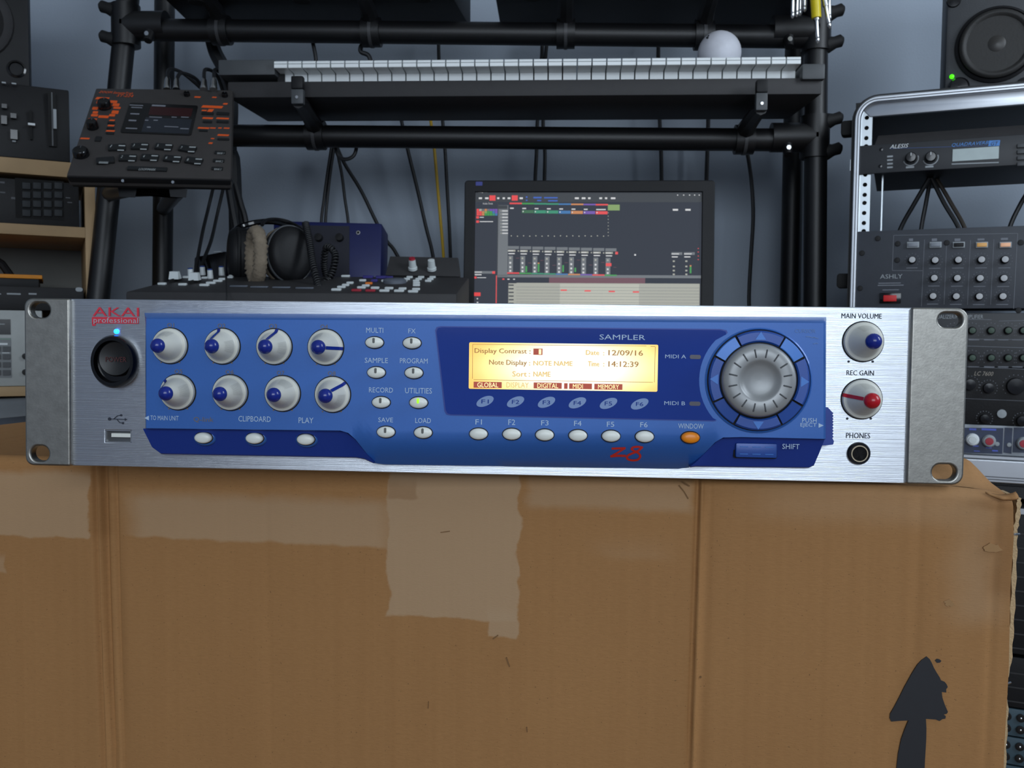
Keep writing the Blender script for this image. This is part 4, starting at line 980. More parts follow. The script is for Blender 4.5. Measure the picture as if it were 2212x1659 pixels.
for x, y in ((455, 655), (533, 640), (582, 662), (655, 642)):
    p = CF.loc(*zc(x, y)); k_ = obj('rotary_knob', kmesh, CW, ct, loc=(p.x, p.y, 0)); obj('knob_cap', kcap, BLC, k_)
# raised rear section on the right, with two big knobs
RS = Frame(at(910, 575, 1.42), 0, 35)
RM = RS.M; rsb = MB().prism([tuple((RS.loc(x, y))[:2]) for x, y in ((832, 594), (842, 553), (990, 556), (994, 597))], -.03, 0)
o = MB(); o.v = [tuple(CF.I @ (RM @ Vector(q))) for q in rsb.v]; o.f = rsb.f; o.build('rear_section', CHAR, ct, bevel=.002)
for x, y, rd in ((892, 576, 1), (933, 577, 0)):
    a = CF.I @ (RM @ RS.loc(x, y + 6)); dd = (CF.I.to_3x3() @ RM.to_3x3() @ Vector((0, .45, 1))).normalized()
    MB().tube([a, a + dd * .004, a + dd * .0045, a + dd * .017, a + dd * .0175], [.0072, .0072, .006, .0053, .004], 16).build('level_knob', CW, ct)
    if rd: MB().tube([a + dd * .0172, a + dd * .0200], [.0052, .0044], 14).build('knob_cap', CRD, ct)
# low black wedge behind the left knobs
WFm = Frame(at(473, 570, 1.50), 0, 30)
lw = root('small_black_unit', Vector(at(473, 566, 1.52)), 'small low black unit behind the knobs, left of the headphones', 'device')
o = lw.location
hx0, hx1 = at(430, 566, 1.5).x - o.x, at(502, 566, 1.5).x - o.x
zt_ = at(473, 540, 1.5).z - o.z; zl_ = DZ - o.z
MB().hexa([(hx0, -.06, zl_), (hx1, -.06, zl_), (hx1, -.05, zt_ * .75), (hx0 + .004, -.05, zt_ * .2)], [(hx0, .06, zl_), (hx1, .06, zl_), (hx1, .05, zt_), (hx0 + .018, .05, zt_)]).build('case', BLKG, lw, bevel=.003)
MB().box(hx1 - .018, -.056, zt_ * .62, hx1 - .006, -.050, zt_ * .70).build('label_plate', GREYP, lw)
# blue unit
UF = Frame(at(700, 540, 1.56), 0, 12)
bu = root('blue_unit', UF.M, 'navy blue boxy audio unit behind the headphones', 'audio unit')
NAVY = mat('navy_metal', (20, 28, 80), .4, .2); NAVD = mat('dark_navy', (16, 18, 34), .45)
q = P2(UF, [(590, 476), (825, 482), (822, 640), (590, 640)]); MB().prism(q, -.06, 0).build('case', NAVY, bu, bevel=.004)
MB().prism(P2(UF, [(612, 486), (755, 489), (755, 625), (612, 625)]), 0, .0012).build('face_panel', NAVD, bu)
p = UF.loc(774, 503); MB().lathe([(.0036, 0), (.0036, .0015), (.0024, .0016)], (p.x, p.y, 0), 16).build('socket_ring', STEEL, bu); MB().lathe([(.0023, .0017), (.0001, .0018)], (p.x, p.y, 0), 12).build('socket_hole', HOLE, bu)
for x in (640, 690, 735):
    p = UF.loc(x, 515); MB().lathe([(.007, .001), (.0065, .010), (.0001, .0105)], (p.x, p.y, 0), 16).build('control_knob', BLK, bu)
# headphones
hp_o = at(600, 625, 1.36)
hp = root('headphones', Vector((hp_o.x, 1.36, hp_o.z)), 'black headphones with a frayed grey ear pad, lying on the control surface', 'headphones')
HI = hp.location
PADC = mat('frayed_pad_cloth', (124, 112, 96), .9, var=.35, scale=90, bump=.9, bscale=260)
hpax = Vector((-.86, -.50, .06)).normalized()      # pad faces left and a little towards the room
def ringmesh(center, ax, ry, rz, th, depth, nn=44, wob=0.0):
    up = Vector((0, 0, 1)); sx = up.cross(ax).normalized(); sy = ax.cross(sx).normalized(); v = []; f = []; m_ = 10
    for i in range(nn):
        a = 2 * PI * i / nn
        for j in range(m_):
            b_ = 2 * PI * j / m_; k_ = 1 + wob * mnoise.noise((i * .9, j * 1.1, 0)) + (.11 if i % 2 else -.11) * (wob > .25)
            rr_ = th * k_ * math.cos(b_); dd = depth * k_ * math.sin(b_)
            v.append(center + sx * (ry + rr_) * math.cos(a) + sy * (rz + rr_) * math.sin(a) + ax * dd)
    for i in range(nn):
        for j in range(m_): f.append((i * m_ + j, ((i + 1) % nn) * m_ + j, ((i + 1) % nn) * m_ + (j + 1) % m_, i * m_ + (j + 1) % m_))
    return v, f
def cupmesh(center, ax, prof_, ry, rz, nn=36):
    up = Vector((0, 0, 1)); sx = up.cross(ax).normalized(); sy = ax.cross(sx).normalized(); v = []; f = []
    for r_, d in prof_:
        for i in range(nn):
            a = 2 * PI * i / nn; v.append(center + sx * ry * r_ * math.cos(a) + sy * rz * r_ * math.sin(a) + ax * d)
    k_ = len(prof_)
    for i in range(k_ - 1):
        for j in range(nn): f.append((i * nn + j, i * nn + (j + 1) % nn, (i + 1) * nn + (j + 1) % nn, (i + 1) * nn + j))
    f += [tuple(range(nn)), tuple(range(k_ * nn - 1, (k_ - 1) * nn - 1, -1))]
    return v, f
cc = at(625, 550, 1.36) - HI
hz = .043
for k_, (cx_, ax, lab) in enumerate(((cc, Vector((.62, -.78, .05)).normalized(), 'right'), (at(520, 552, 1.40) - HI, Vector((-.9, -.40, .0)).normalized(), 'left'))):
    MB().add(*cupmesh(cx_, ax, [(1.0, -.012), (1.0, .004), (.96, .012), (.80, .018), (.55, .020), (.3, .021), (.02, .0212)], .036 if k_ == 0 else .030, hz)).build('ear_cup', BLK, hp, ang=50)
    MB().add(*ringmesh(cx_ - ax * .020, ax, (.036 if k_ == 0 else .030) * .80, hz * .80, hz * .22, .013, wob=.22)).build('ear_pad', PADC if k_ == 0 else RUB, hp, ang=80)
    MB().add(*ringmesh(cx_ + ax * .004, ax, (.036 if k_ == 0 else .030) * 1.0, hz * 1.0, .0018, .003)).build('cup_rim', CHAR2 if k_ == 0 else BLK, hp, ang=80)
pc = at(553, 551, 1.335) - HI
MB().add(*ringmesh(pc, Vector((-.80, -.60, .0)).normalized(), .022, hz * .86, hz * .16, .010, 60, .30)).build('ear_pad', PADC, hp, ang=80)
hb = [at(566, 486, 1.36), at(575, 476, 1.38), at(600, 474, 1.42), at(630, 482, 1.43), at(658, 502, 1.40), at(672, 530, 1.37)]
MB().tube([q - HI for q in spline(hb, 6)], .0028, 8).build('headband', BLK, hp)
MB().tube([q - HI for q in spline([at(500, 505, 1.42), at(520, 490, 1.45), at(560, 480, 1.46), at(600, 480, 1.44), at(640, 492, 1.42)], 6)], .005, 8).build('headband', BLKG, hp)
def coil(path, r, wire, turns, nm):
    pts = spline(path, 24); out = []; L_ = len(pts)
    for i in range(L_ * 6):
        t = i / (L_ * 6 - 1) * (L_ - 1); a = min(int(t), L_ - 2); p = pts[a].lerp(pts[a + 1], t - a); d = (pts[a + 1] - pts[a]).normalized()
        x_ = d.orthogonal().normalized(); y_ = d.cross(x_); th_ = t / (L_ - 1) * turns * 2 * PI
        out.append(p + (x_ * math.cos(th_) + y_ * math.sin(th_)) * r - HI)
    MB().tube(out, wire, 5).build(nm, CABLE, hp, ang=80)
coil([at(660, 482, 1.36), at(668, 520, 1.34), at(676, 570, 1.32), at(690, 625, 1.28)], .0042, .0016, 34, 'coiled_cord')
coil([at(690, 618, 1.34), at(716, 592, 1.36), at(724, 550, 1.38), at(706, 534, 1.40), at(700, 570, 1.42), at(706, 600, 1.42)], .0042, .0016, 34, 'coiled_cord')
MB().tube([q - HI for q in spline([at(488, 600, 1.24), at(489, 620, 1.20), at(490, 645, 1.18), at(491, 700, 1.17)], 5)], .0010, 6).build('thin_cord', CABLE, hp)

# ================================================================== MONITOR
MF = Frame(at(1275, 530, 1.62), 0, 3)
mon = root('computer_monitor', MF.M, 'black computer monitor showing music software, behind the sampler', 'monitor')
def zm(x, y): return 980 + x / 3.687, 370 + y / 3.687
bz = P2(MF, [zm(98, 64), zm(2085, 90)])
xl_, xr_ = MF.loc(1003, 520).x, MF.loc(1542, 525).x; yt_ = MF.loc(1275, 391).y
sl, sr = MF.loc(*zm(168, 600)).x, MF.loc(*zm(1972, 630)).x; st_ = MF.loc(*zm(1070, 168)).y
sb = st_ - (sr - sl) * .625; yb_ = sb - .02
obj('bezel', plate(rrect(xl_, yb_, xr_, yt_, .006), [[(sl, sb), (sr, sb), (sr, st_), (sl, st_)]], -.022, .006, .0015), BLK, mon)
MB().box(xl_ + .004, yb_ + .004, -.05, xr_ - .004, yt_ - .004, -.012).build('back_shell', BLK, mon, bevel=.006)
SCRM = mat('lit_screen', (20, 22, 26), .5, var=.02, spec=.08, emit=(62, 67, 77), estr=.85)
scr = obj('screen', MB().box(sl - .002, sb - .002, -.006, sr + .002, st_ + .002, 0).mesh(), SCRM, mon)
zf = (MF.I @ Vector((0, 1.62, DZ))).y
MB().box(-.03, zf + .004, -.07, .03, yb_ + .06, -.05).build('stand_neck', BLK, mon); MB().prism(rrect(-.11, -.19, .11, 0.0, .03), 0, .008)
o = MB().box(-.11, zf, -.14, .11, zf + .008, .05).build('stand_foot', BLK, mon, bevel=.003)
def em(n_, c, s_=.8): return mat(n_, tuple(int(v_ * .4) for v_ in c), .4, var=.0, emit=c, estr=s_)
EM = {'w': em('screen_white', (215, 215, 215)), 'r': em('screen_red', (235, 62, 62)), 'g': em('screen_green', (48, 150, 62)), 'dg': em('screen_dark_green', (42, 100, 60)), 't': em('screen_teal', (36, 140, 104)), 'b': em('screen_blue', (44, 110, 170)), 'o': em('screen_orange', (205, 130, 70)), 'p': em('screen_purple', (110, 72, 170)), 'k': em('screen_dark', (34, 37, 42)), 'gr': em('screen_grey', (104, 108, 112)), 'lg': em('screen_light_grey', (168, 168, 156)), 'l2': em('screen_pale', (186, 186, 172)), 'mr': em('screen_maroon', (104, 56, 68)), 'db': em('screen_text_blue', (40, 90, 190)), 'y': em('screen_lime', (130, 160, 90))}
GX = {k_: MB() for k_ in EM}
def g(k_, x0, y0, x1, y1, lv=1):
    a, b_, c, d = MF.rect(*zm(x0, y0), *zm(x1, y1)); GX[k_].box(a, b_, 0, c, d, .0002 * lv)
g('k', 160, 170, 1978, 246); g('k', 345, 250, 352, 1075)
g('gr', 352, 270, 432, 840); g('k', 352, 272, 428, 300, 2)
for x in (285, 462): g('r', x, 192, x + 48, 234, 2)
tx(GX['w'], MF, 'Nrg7 A', zm(200, 160) + zm(265, 173), .0006)
for x, s_ in ((200, 26), (250, 28), (346, 18), (390, 18), (430, 22), (525, 26), (965, 32), (1020, 30), (1070, 20), (1160, 22), (1205, 18), (1252, 36)): g('w', x, 208, x + s_, 222, 2)
for a, b_, c, d in ((575, 200, 588, 212), (575, 226, 588, 236), (635, 204, 700, 216), (665, 228, 698, 238), (720, 206, 828, 216), (752, 230, 828, 240)): g('db', a, b_, c, d, 2)
for x in (1780, 1828, 1875, 1915, 1952): g('w', x, 186, x + 8, 194, 2)
tx(GX['w'], MF, 'Audio Track', zm(232, 250) + zm(312, 264), .0006)
cols = ['r', 'o', 'o', 'p', 'p', 'r', 'o', 'b']
for i in range(8):
    for j in range(3): g((['r', 'lg', 'gr', 'o', 'gr', 'p', 'p', 'p'], ['r', 'r', 'o', 'y', 'g', 'g', 'b', 'p'], ['r', 'r', 'o', 'g', 'g', 'g', 't', 'b'])[j][i], 183 + i * 21, 300 + j * 18, 202 + i * 21, 317 + j * 18, 2)
for y in (358, 392): g('r', 180, y, 202, y + 18, 2)
g('w', 208, 364, 240, 370, 2); g('w', 208, 398, 314, 404, 2)
tr = ['r', 'g', 't', 't', 'b', 'o', 'p', 'r']
for i, c in enumerate(tr):
    x = 445 + i * 98; y = i * 1.5
    g(c, x, 250 + y, x + 98, 262 + y, 2)
    g('w', x + 4, 290 + y, x + (34 if i < 7 else 80), 299 + y, 2)
    if i: g({'g': 'dg'}.get(c, c), x, 308 + y, x + 94, 332 + y, 2); g('w', x + 6, 314 + y, x + 14, 324 + y, 3)
g('y', 1228, 266, 1322, 312, 2)
for j in range(8): g('w', 386, 312 + j * 25.5, 432, 320 + j * 25.5, 2); g('lg', 374, 312 + j * 25.5, 380, 320 + j * 25.5, 2)
for j in range(8): g('lg', 1228, 328 + j * 26, 1234, 334 + j * 26, 2)
for i in range(16): g('lg', 455 + i * 49, 510 + (i % 2) * 3, 463 + i * 49, 518 + (i % 2) * 3, 2)
for i in range(9):
    x = 432 + i * 97; y = i * 2.2
    g('gr', x, 596 + y, x + 88, 620 + y); g('lg', x, 626 + y, x + 60, 640 + y, 2); g('w', x + 4, 630 + y, x + 44, 636 + y, 3); g('lg', x + 78, 630 + y, x + 88, 640 + y, 2); g('w', x + 4, 652 + y, x + 54, 660 + y, 2)
    g('gr', x + 2, 672 + y, x + 40, 806 + y)
    for j, yy in enumerate((684, 722, 756, 786)): g('lg' if j == 0 else 'w', x + 12, yy + y, x + 26, yy + y + 14, 2)
    g('mr', x + 64, 690 + y + (i * 37 % 60), x + 90, 693 + y + (i * 37 % 60), 2)
    g((tr + ['g'])[i], x - 6, 806 + y, x + 90, 816 + y, 3)
for x, y in ((572, 756), (670, 735), (865, 748), (962, 768), (1880, 758)): g('g', x, y, x + 13, 812 if x > 1800 else 802, 3)
g('o', 670, 728, 683, 738, 3); g('o', 1880, 748, 1893, 760, 3)
g('r', 1212, 732, 1256, 756, 4); g('r', 1288, 642, 1308, 662, 4)
for x in (1735, 1835):
    g('gr', x, 645, x + 85, 666); g('w', x, 655, x + 60, 662, 2); g('w', x + 2, 678, x + 50, 686, 2); g('w', x + 10, 300, x + 52, 314, 2)
    for yy in (710, 752, 785, 815): g('lg', x + 10, yy, x + 26, yy + 12, 2)
g('w', 1438, 660, 1452, 672, 3)
for y in (612, 640, 672, 700): g('r', 1944, y, 1952, y + 6, 2)
g('gr', 345, 826, 1975, 848)
for x0, y0, x1, y1 in ((165, 795, 300, 815), (300, 795, 330, 815)): g('gr', x0, y0, x1, y1)
g('r', 308, 796, 330, 816, 2); g('r', 162, 838, 182, 854, 2); g('w', 186, 845, 258, 850, 2); g('r', 160, 965, 214, 994, 2); g('r', 336, 830, 343, 1060, 2); g('r', 388, 854, 404, 864, 2)
g('w', 168, 800, 225, 806, 2); g('w', 168, 820, 222, 828, 2); g('w', 184, 1010, 194, 1020, 2); g('w', 184, 1040, 196, 1050, 2); g('w', 428, 856, 445, 864, 2); g('w', 474, 856, 488, 864, 2)
g('mr', 760, 848, 1525, 892, 2); g('lg', 498, 892, 1958, 1180, 2); g('l2', 845, 898, 1475, 1180, 3); g('lg', 435, 892, 498, 1180, 2)
for j in range(6): g('k', 438, 902 + j * 29, 478, 912 + j * 29, 3)
for j in range(7): g('gr', 498, 925 + j * 24, 1958, 927 + j * 24, 4)
for x, y in ((852, 942), (1042, 947), (1234, 952), (1426, 956)): g('r', x, y, x + 50, y + 11, 5)
allg = MB(); idx = []; ms = []
for k_, mb in GX.items():
    if mb.v: idx += [len(ms)] * len(mb.f); ms.append(EM[k_]); allg.add(mb.v, mb.f)
me = allg.mesh()
for q in ms: me.materials.append(q)
me.polygons.foreach_set('material_index', idx)
prop(obj('screen_graphics', me, None, scr), kind='stuff')
p = MF.loc(*zm(205, 105)); MB().prism(rrect(p.x - .006, p.y - .0035, p.x + .006, p.y + .0035, .001), .006, .0066).build('bezel_badge', mat('blue_badge', (30, 44, 140), .4), mon)
# ================================================================== RACK CASE ON THE RIGHT
RF = Frame(at(1866, 450, 1.47), 20, 0)
RALU = mat('anodised_aluminium', (196, 200, 206), .32, .9, var=.08, scale=40)
RAIL = mat('zinc_rail', (205, 212, 216), .3, .85, var=.08)
TEX = mat('black_case_laminate', (24, 24, 26), .6, bump=.4, bscale=600)
case = root('rack_case', RF.M, 'tall black flight case rack with aluminium frame, right of the stand', 'rack case')
uL = RF.loc(1842, 400).x; vT = RF.loc(1905, 207).y; vB = RF.loc(2190, 1045).y
u_rail0 = RF.loc(1857, 380, -.006).x; uR = u_rail0 + .4826 + .03
t_ = RF.mm(1850, 400, 14)
outer = rrect(uL, vB, uR, vT, .035, 8)
ring = plate(outer, [rrect(uL + t_, vB + .035, uR - t_, vT - t_, .024, 8)], -.030, .004, .002)
obj('frame_extrusion', ring, RALU, case)
for k_, (o_, w_) in enumerate(((.0045, .0012), (.0085, .0012))):
    rg = plate(rrect(uL + o_, vB + o_, uR - o_, vT - o_, .031 - o_ * .5, 8), [rrect(uL + o_ + w_, vB + o_ + w_, uR - o_ - w_, vT - o_ - w_, .030 - o_ * .5, 8)], .003, .0048)
    obj('frame_groove', rg, mat('groove_shadow', (70, 72, 76), .5, .6) if k_ == 0 else MATS['groove_shadow'], case)
rg = plate(rrect(uL - .004, vB - .004, uR + .004, vT + .004, .039, 8), [rrect(uL + .001, vB + .001, uR - .001, vT - .001, .034, 8)], -.05, -.004); obj('shell_edge', rg, TEX, case)
vlip = RF.loc(1980, 243).y
MB().prism([(uL + t_ + .013, vlip), (uR - t_, vlip), (uR - t_, vT - t_ + .001), (uL + t_ + .002, vT - t_ + .001), (uL + t_ + .002, vT - t_ - .008)], -.010, -.003).build('top_lip', RALU, case, bevel=.001)
MB().hexa([(uL + t_, vB + .036, -.03), (uR - t_, vB + .036, -.03), (uR - t_, vB + .058, -.03), (uL + t_, vB + .058, -.03)], [(uL + t_, vB + .036, 0), (uR - t_, vB + .036, 0), (uR - t_, vB + .040, 0), (uL + t_, vB + .040, 0)]).build('bottom_lip', RALU, case)
DP = .34
MB().box(uL, vT - .010, -DP, uR, vT - .001, -.028).build('case_panel', TEX, case); MB().box(uL, vB + .001, -DP, uR, vB + .010, -.028).build('case_panel', TEX, case)
MB().box(uL, vB, -DP, uL + .009, vT - .010, -.028).build('case_panel', TEX, case); MB().box(uR - .009, vB, -DP, uR, vT - .010, -.028).build('case_panel', TEX, case)
# punched rails
r0, r1 = u_rail0, u_rail0 + .0165
vr1 = RF.loc(1870, 238, -.006).y; vr0 = vB + .04
def rail(a, b_):
    hs = []; v_ = vr1 - .012; k_ = 0
    while v_ > vr0 + .01:
        hs.append(ellipse((a + b_) / 2, v_, .0034, .0034, 12)); v_ -= (.015875, .015875, .0127)[k_ % 3]; k_ += 1
    return plate([(a, vr0), (b_, vr0), (b_, vr1 - .001), (a, vr1 - .001)], hs, -.0078, -.006)
obj('punched_rail', rail(r0, r1), RAIL, case); obj('punched_rail', rail(u_rail0 + .4826 - .0165, u_rail0 + .4826), RAIL, case)
for a in (r0, u_rail0 + .4826 - .0165): MB().box(a, vr0, -.022, a + .0165, vr1, -.020).build('rail_backing', HOLE, case)
mb = MB().box(r1 + .016, RF.loc(1870, 500).y, -.05, r1 + .018, RF.loc(1870, 372).y, -.03); mb.build('rail_flange', RAIL, case)
for y in (278, 607):
    p = RF.loc(1838 if y < 400 else 1820, y, -.04); hh = RF.mm(1840, y, 17)
    MB().prism(rrect(uL - .022, p.y - hh, uL - .001, p.y + hh, .005), -.055, -.03).build('case_catch', RUB, case, bevel=.002)
y = RF.loc(1841, 355).y; MB().box(uL - .005, y - .009, -.02, uL - .001, y + .009, -.006).build('latch_plate', RAIL, case)
# ---- units in the rack
UX0 = u_rail0 - .001
def unit(nm, label, cat, y0, y1, m, xpx=2000, dep=.2, bev=.0012):
    v1, v0 = RF.loc(xpx, y0).y, RF.loc(xpx, y1).y
    r_ = root(nm, RF.M, label, cat)
    MB().box(UX0, v0, -.0055, UX0 + .4826, v1, 0).build('face_plate', m, r_, bevel=bev)
    MB().box(UX0 + .022, v0 + .002, -dep, UX0 + .46, v1 - .002, -.0055).build('chassis', BLK, r_)
    return r_
def zr(x, y): return 1800 + x / 3.95, y / 3.95
def zr7(x, y): return 1800 + x / 3.95, 400 + y / 3.95
def zr8(x, y): return 1800 + x / 3.95, 800 + y / 3.95
SLATE = mat('slate_painted_steel', (52, 56, 64), .5, bump=.1); SLATE2 = mat('dark_grey_painted_steel', (40, 42, 46), .45)
al = unit('effects_unit', 'black one-unit effects processor with a small pale display, top of the rack case', 'effects unit', 305, 368, SLATE2)
va = RF.loc(2000, 305).y
MB().hexa([(UX0 + .022, va, -.001), (UX0 + .46, va, -.001), (UX0 + .46, va, -.06), (UX0 + .022, va, -.06)], [(UX0 + .026, va + .018, -.02), (UX0 + .456, va + .018, -.02), (UX0 + .456, va + .018, -.06), (UX0 + .026, va + .018, -.06)]).build('top_bevel', CHAR, al, bevel=.001)
text(RF, al, 'ALESIS', zr(482, 1230) + zr(642, 1264), WHITE, .0004, .3)
BLP = mat('blue_print', (70, 130, 200), .5)
text(RF, al, 'QUADRAVERB', zr(1012, 1212) + zr(1325, 1246), BLP, .0004, .3)
MB().prism(P2(RF, [zr(1330, 1200), zr(1424, 1196), zr(1418, 1244), zr(1322, 1248)]), 0, .0004).build('logo_block', BLP, al); text(RF, al, 'GT', zr(1345, 1208) + zr(1410, 1240), SLATE2, .0007, .3)
mb = MB(); mb.ribbon(P2(RF, [zr(480, 1268), zr(1420, 1240)]), .0005, 0, .0003); mb.build('pin_stripe', mat('dim_blue_print', (50, 80, 140), .5), al)
a = RF.rect(*zr(1018, 1262), *zr(1412, 1366)); MB().box(a[0], a[1], 0, a[2], a[3], .001).build('display', mat('pale_lcd', (150, 165, 165), .25), al)
mb = MB(); mb.ribbon(P2(RF, [zr(1010, 1400), zr(1412, 1386)]), .0016, 0, .0004); mb.build('display_rule', GREYP, al)
for x, y in ((662, 1352), (830, 1346)):
    p = RF.loc(*zr(x, y)); kk = obj('level_knob', MB().lathe([(.0085, 0), (.0080, .010), (.0066, .012), (.0001, .0122)], n=20).mesh(), BLKG, al, loc=(p.x, p.y, 0))
    mb = MB(); mb.ribbon([(.0108 * math.cos(R(a_)), .0108 * math.sin(R(a_))) for a_ in range(-160, 21, 15)], .0014, 0, .0004); mb.build('scale_arc', GREYP, kk)
    MB().box(-.0005, .002, .0121, .0005, .0065, .0126).build('pointer', WHITE, kk)
mb = MB(); 
for x, y in ((655, 1426), (820, 1422)): 
    a = RF.rect(*zr(x - 35, y - 8), *zr(x + 35, y + 8)); mb.box(a[0], a[1], 0, a[2], a[3], .0003)
for j in range(4):
    a = RF.rect(*zr(460, 1328 + j * 31), *zr(508, 1342 + j * 31)); mb.box(a[0], a[1], 0, a[2], a[3], .0003)
mb.build('printed_legend', GREYP, al)
for j in range(4): 
    p = RF.loc(*zr(1612, 1245 + j * 52)); obj('soft_key', rbox(.014, .006, .004, .0012), CHAR2, al, loc=(p.x, p.y, 0))
for x, y in ((410, 1275), (402, 1418)): p = RF.loc(*zr(x, y)); obj('screw', MB().lathe([(.003, 0), (.0026, .001), (.0001, .0012)], n=10).mesh(), BLKG, al, loc=(p.x, p.y, 0))
# ---- equalizer
ash = unit('parametric_equalizer', 'slate grey equalizer with rows of silver knobs and a red rocker switch', 'equalizer', 495, 667, SLATE)
text(RF, ash, 'ASHLY', zr7(400, 760) + zr7(590, 797), GREYP, .0004)
mb = MB()
for pts in ([(515, 428), (1572, 412)], [(515, 428), (503, 728)], [(503, 728), (768, 730)], [(778, 465), (752, 1035)], [(968, 468), (945, 1018)], [(1170, 468), (1145, 1020)], [(1370, 462), (1342, 1020)], [(1572, 412), (1538, 1055)]): mb.ribbon(P2(RF, [zr7(*q) for q in pts]), .0006, 0, .0003)
for q in ((385, 832, 575, 840), (380, 850, 600, 858), (420, 890, 560, 897), (645, 455, 680, 478), (840, 455, 885, 478), (1035, 455, 1085, 478), (1230, 455, 1290, 472), (1430, 450, 1490, 468)):
    a = RF.rect(*zr7(q[0], q[1]), *zr7(q[2], q[3])); mb.box(a[0], a[1], 0, a[2], a[3], .0003)
mb.build('printed_legend', mat('dim_print', (112, 116, 124), .6), ash)
KC = STEEL
kb1 = MB().lathe([(.0060, 0), (.0056, .009), (.0048, .010)], n=18).mesh(); kb2 = MB().lathe([(.0047, .0098), (.0045, .0112), (.0001, .0114)], n=16).mesh()
SILK = mat('spun_silver_cap', (170, 171, 173), .5, .35)
dts = MB()
for x, y in ((673, 640), (868, 643), (1065, 640), (1262, 638), (1462, 637), (860, 794), (1056, 795), (1250, 796), (1452, 796), (850, 948), (1047, 950), (1243, 951), (1443, 950)):
    p = RF.loc(*zr7(x, y)); k_ = obj('silver_knob', kb1, BLK, ash, loc=(p.x, p.y, 0)); obj('knob_cap', kb2, SILK, k_)
    for a_ in range(-40, 221, 26): dts.box(p.x + .0102 * math.cos(R(a_)) - .0005, p.y + .0102 * math.sin(R(a_)) - .0004, 0, p.x + .0102 * math.cos(R(a_)) + .0005, p.y + .0102 * math.sin(R(a_)) + .0004, .0003)
    dts.box(p.x - .008, p.y - .0125, 0, p.x + .008, p.y - .0115, .0003)
dts.build('scale_dots', MATS['dim_print'], ash)
for i, x in enumerate((680, 872, 1070, 1267, 1468)):
    a = RF.rect(*zr7(x - 52, 485), *zr7(x + 52, 536)); s_ = obj('switch_frame', rbox(a[2] - a[0], a[3] - a[1], .003, .0008), GREYP, ash, loc=((a[0] + a[2]) / 2, (a[1] + a[3]) / 2, 0))
    obj('switch_cap', rbox((a[2] - a[0]) * .82, (a[3] - a[1]) * .66, .0045, .0008), [mat('switch_grey', (120, 126, 134), .4), MATS.get('switch_grey') or GREYP, BLK, mat('switch_amber', (200, 150, 80), .4, emit=(220, 160, 80), estr=.15), mat('switch_salmon', (222, 168, 130), .4, emit=(230, 170, 130), estr=.2)][i], s_)
a = RF.rect(*zr7(396, 918), *zr7(578, 1008)); MB().box(a[0], a[1], 0, a[2], a[3], .003).build('switch_surround', BLKG, ash, bevel=.001)
a = RF.rect(*zr7(428, 940), *zr7(540, 992)); MB().box(a[0], a[1], .002, a[2], a[3], .0055).build('rocker_switch', mat('red_rocker', (150, 18, 22), .5, emit=(190, 20, 24), estr=.25), ash, bevel=.001)
for x, y in ((380, 455), (245, 580), (228, 880), (550, 500), (545, 640), (1600, 490), (1580, 1068), (968, 492)): p = RF.loc(*zr7(x, y)); obj('screw', MB().lathe([(.0044, 0), (.0038, .0014), (.0001, .0016)], n=10).mesh(), BLK, ash, loc=(p.x, p.y, 0))
# ---- preamplifier below it
pre = unit('equalizer_preamplifier', 'black equalizer preamplifier with dark green-capped knobs, half hidden by the sampler', 'preamplifier', 676, 793, SLATE2, 2150)
text(RF, pre, 'EQUALIZER/PREAMPLIFIER', (2012, 680, 2124, 690), GREYP, .0004)
mb = MB(); GRN = mat('dark_green_cap', (34, 62, 44), .4)
for pts in ([(1145, 1145), (1350, 1148)], [(1415, 1160), (1640, 1155)], [(1145, 1312), (1640, 1318)], [(1135, 1372), (1640, 1388)], [(1130, 1550), (1640, 1570)]): mb.ribbon(P2(RF, [zr7(*q) for q in pts]), .0007, 0, .0003)
for y in (1240, 1472):
    for x in (1030, 1185, 1345, 1490, 1620):
        p = RF.loc(*zr7(x, y)); k_ = obj('green_knob', kb1, BLK, pre, loc=(p.x, p.y, 0)); obj('knob_cap', MB().lathe([(.0046, .0098), (.0042, .0108), (.0001, .011)], n=14).mesh(), GRN, k_)
        for a_ in range(-40, 221, 26): mb.box(p.x + .0115 * math.cos(R(a_)) - .0006, p.y + .0115 * math.sin(R(a_)) - .0005, 0, p.x + .0115 * math.cos(R(a_)) + .0006, p.y + .0115 * math.sin(R(a_)) + .0005, .0003)
    for x in (1200, 1330, 1450, 1570): a = RF.rect(*zr7(x - 45, y + 74), *zr7(x + 45, y + 84)); mb.box(a[0], a[1], 0, a[2], a[3], .0003)
mb.build('printed_legend', MATS['dim_print'], pre)
lc = unit('black_rack_unit', 'black rack unit with dark knobs and one grey push button, below the preamplifier', 'rack unit', 795, 918, BLK, 2150)
text(RF, lc, 'LC 7600', zr8(1202, 10) + zr8(1366, 46), mat('tan_print', (150, 142, 132), .6), .0004, .3)
mb = MB()
for x, y, r_ in ((1325, 150, .008), (1555, 135, .013), (1165, 120, .009), (1290, 410, .007), (1610, 430, .008)):
    p = RF.loc(*zr8(x, y)); obj('dark_knob', MB().lathe([(r_, 0), (r_ * .9, .010), (.0001, .0104)], n=20).mesh(), BLKG, lc, loc=(p.x, p.y, 0))
    for a_ in range(-40, 221, 20): mb.box(p.x + (r_ + .004) * math.cos(R(a_)) - .0005, p.y + (r_ + .004) * math.sin(R(a_)) - .0005, 0, p.x + (r_ + .004) * math.cos(R(a_)) + .0005, p.y + (r_ + .004) * math.sin(R(a_)) + .0005, .0003)
mb.ribbon(P2(RF, [zr8(1115, 240), zr8(1640, 262)]), .0005, 0, .0003); mb.build('printed_legend', MATS['dim_print'], lc)
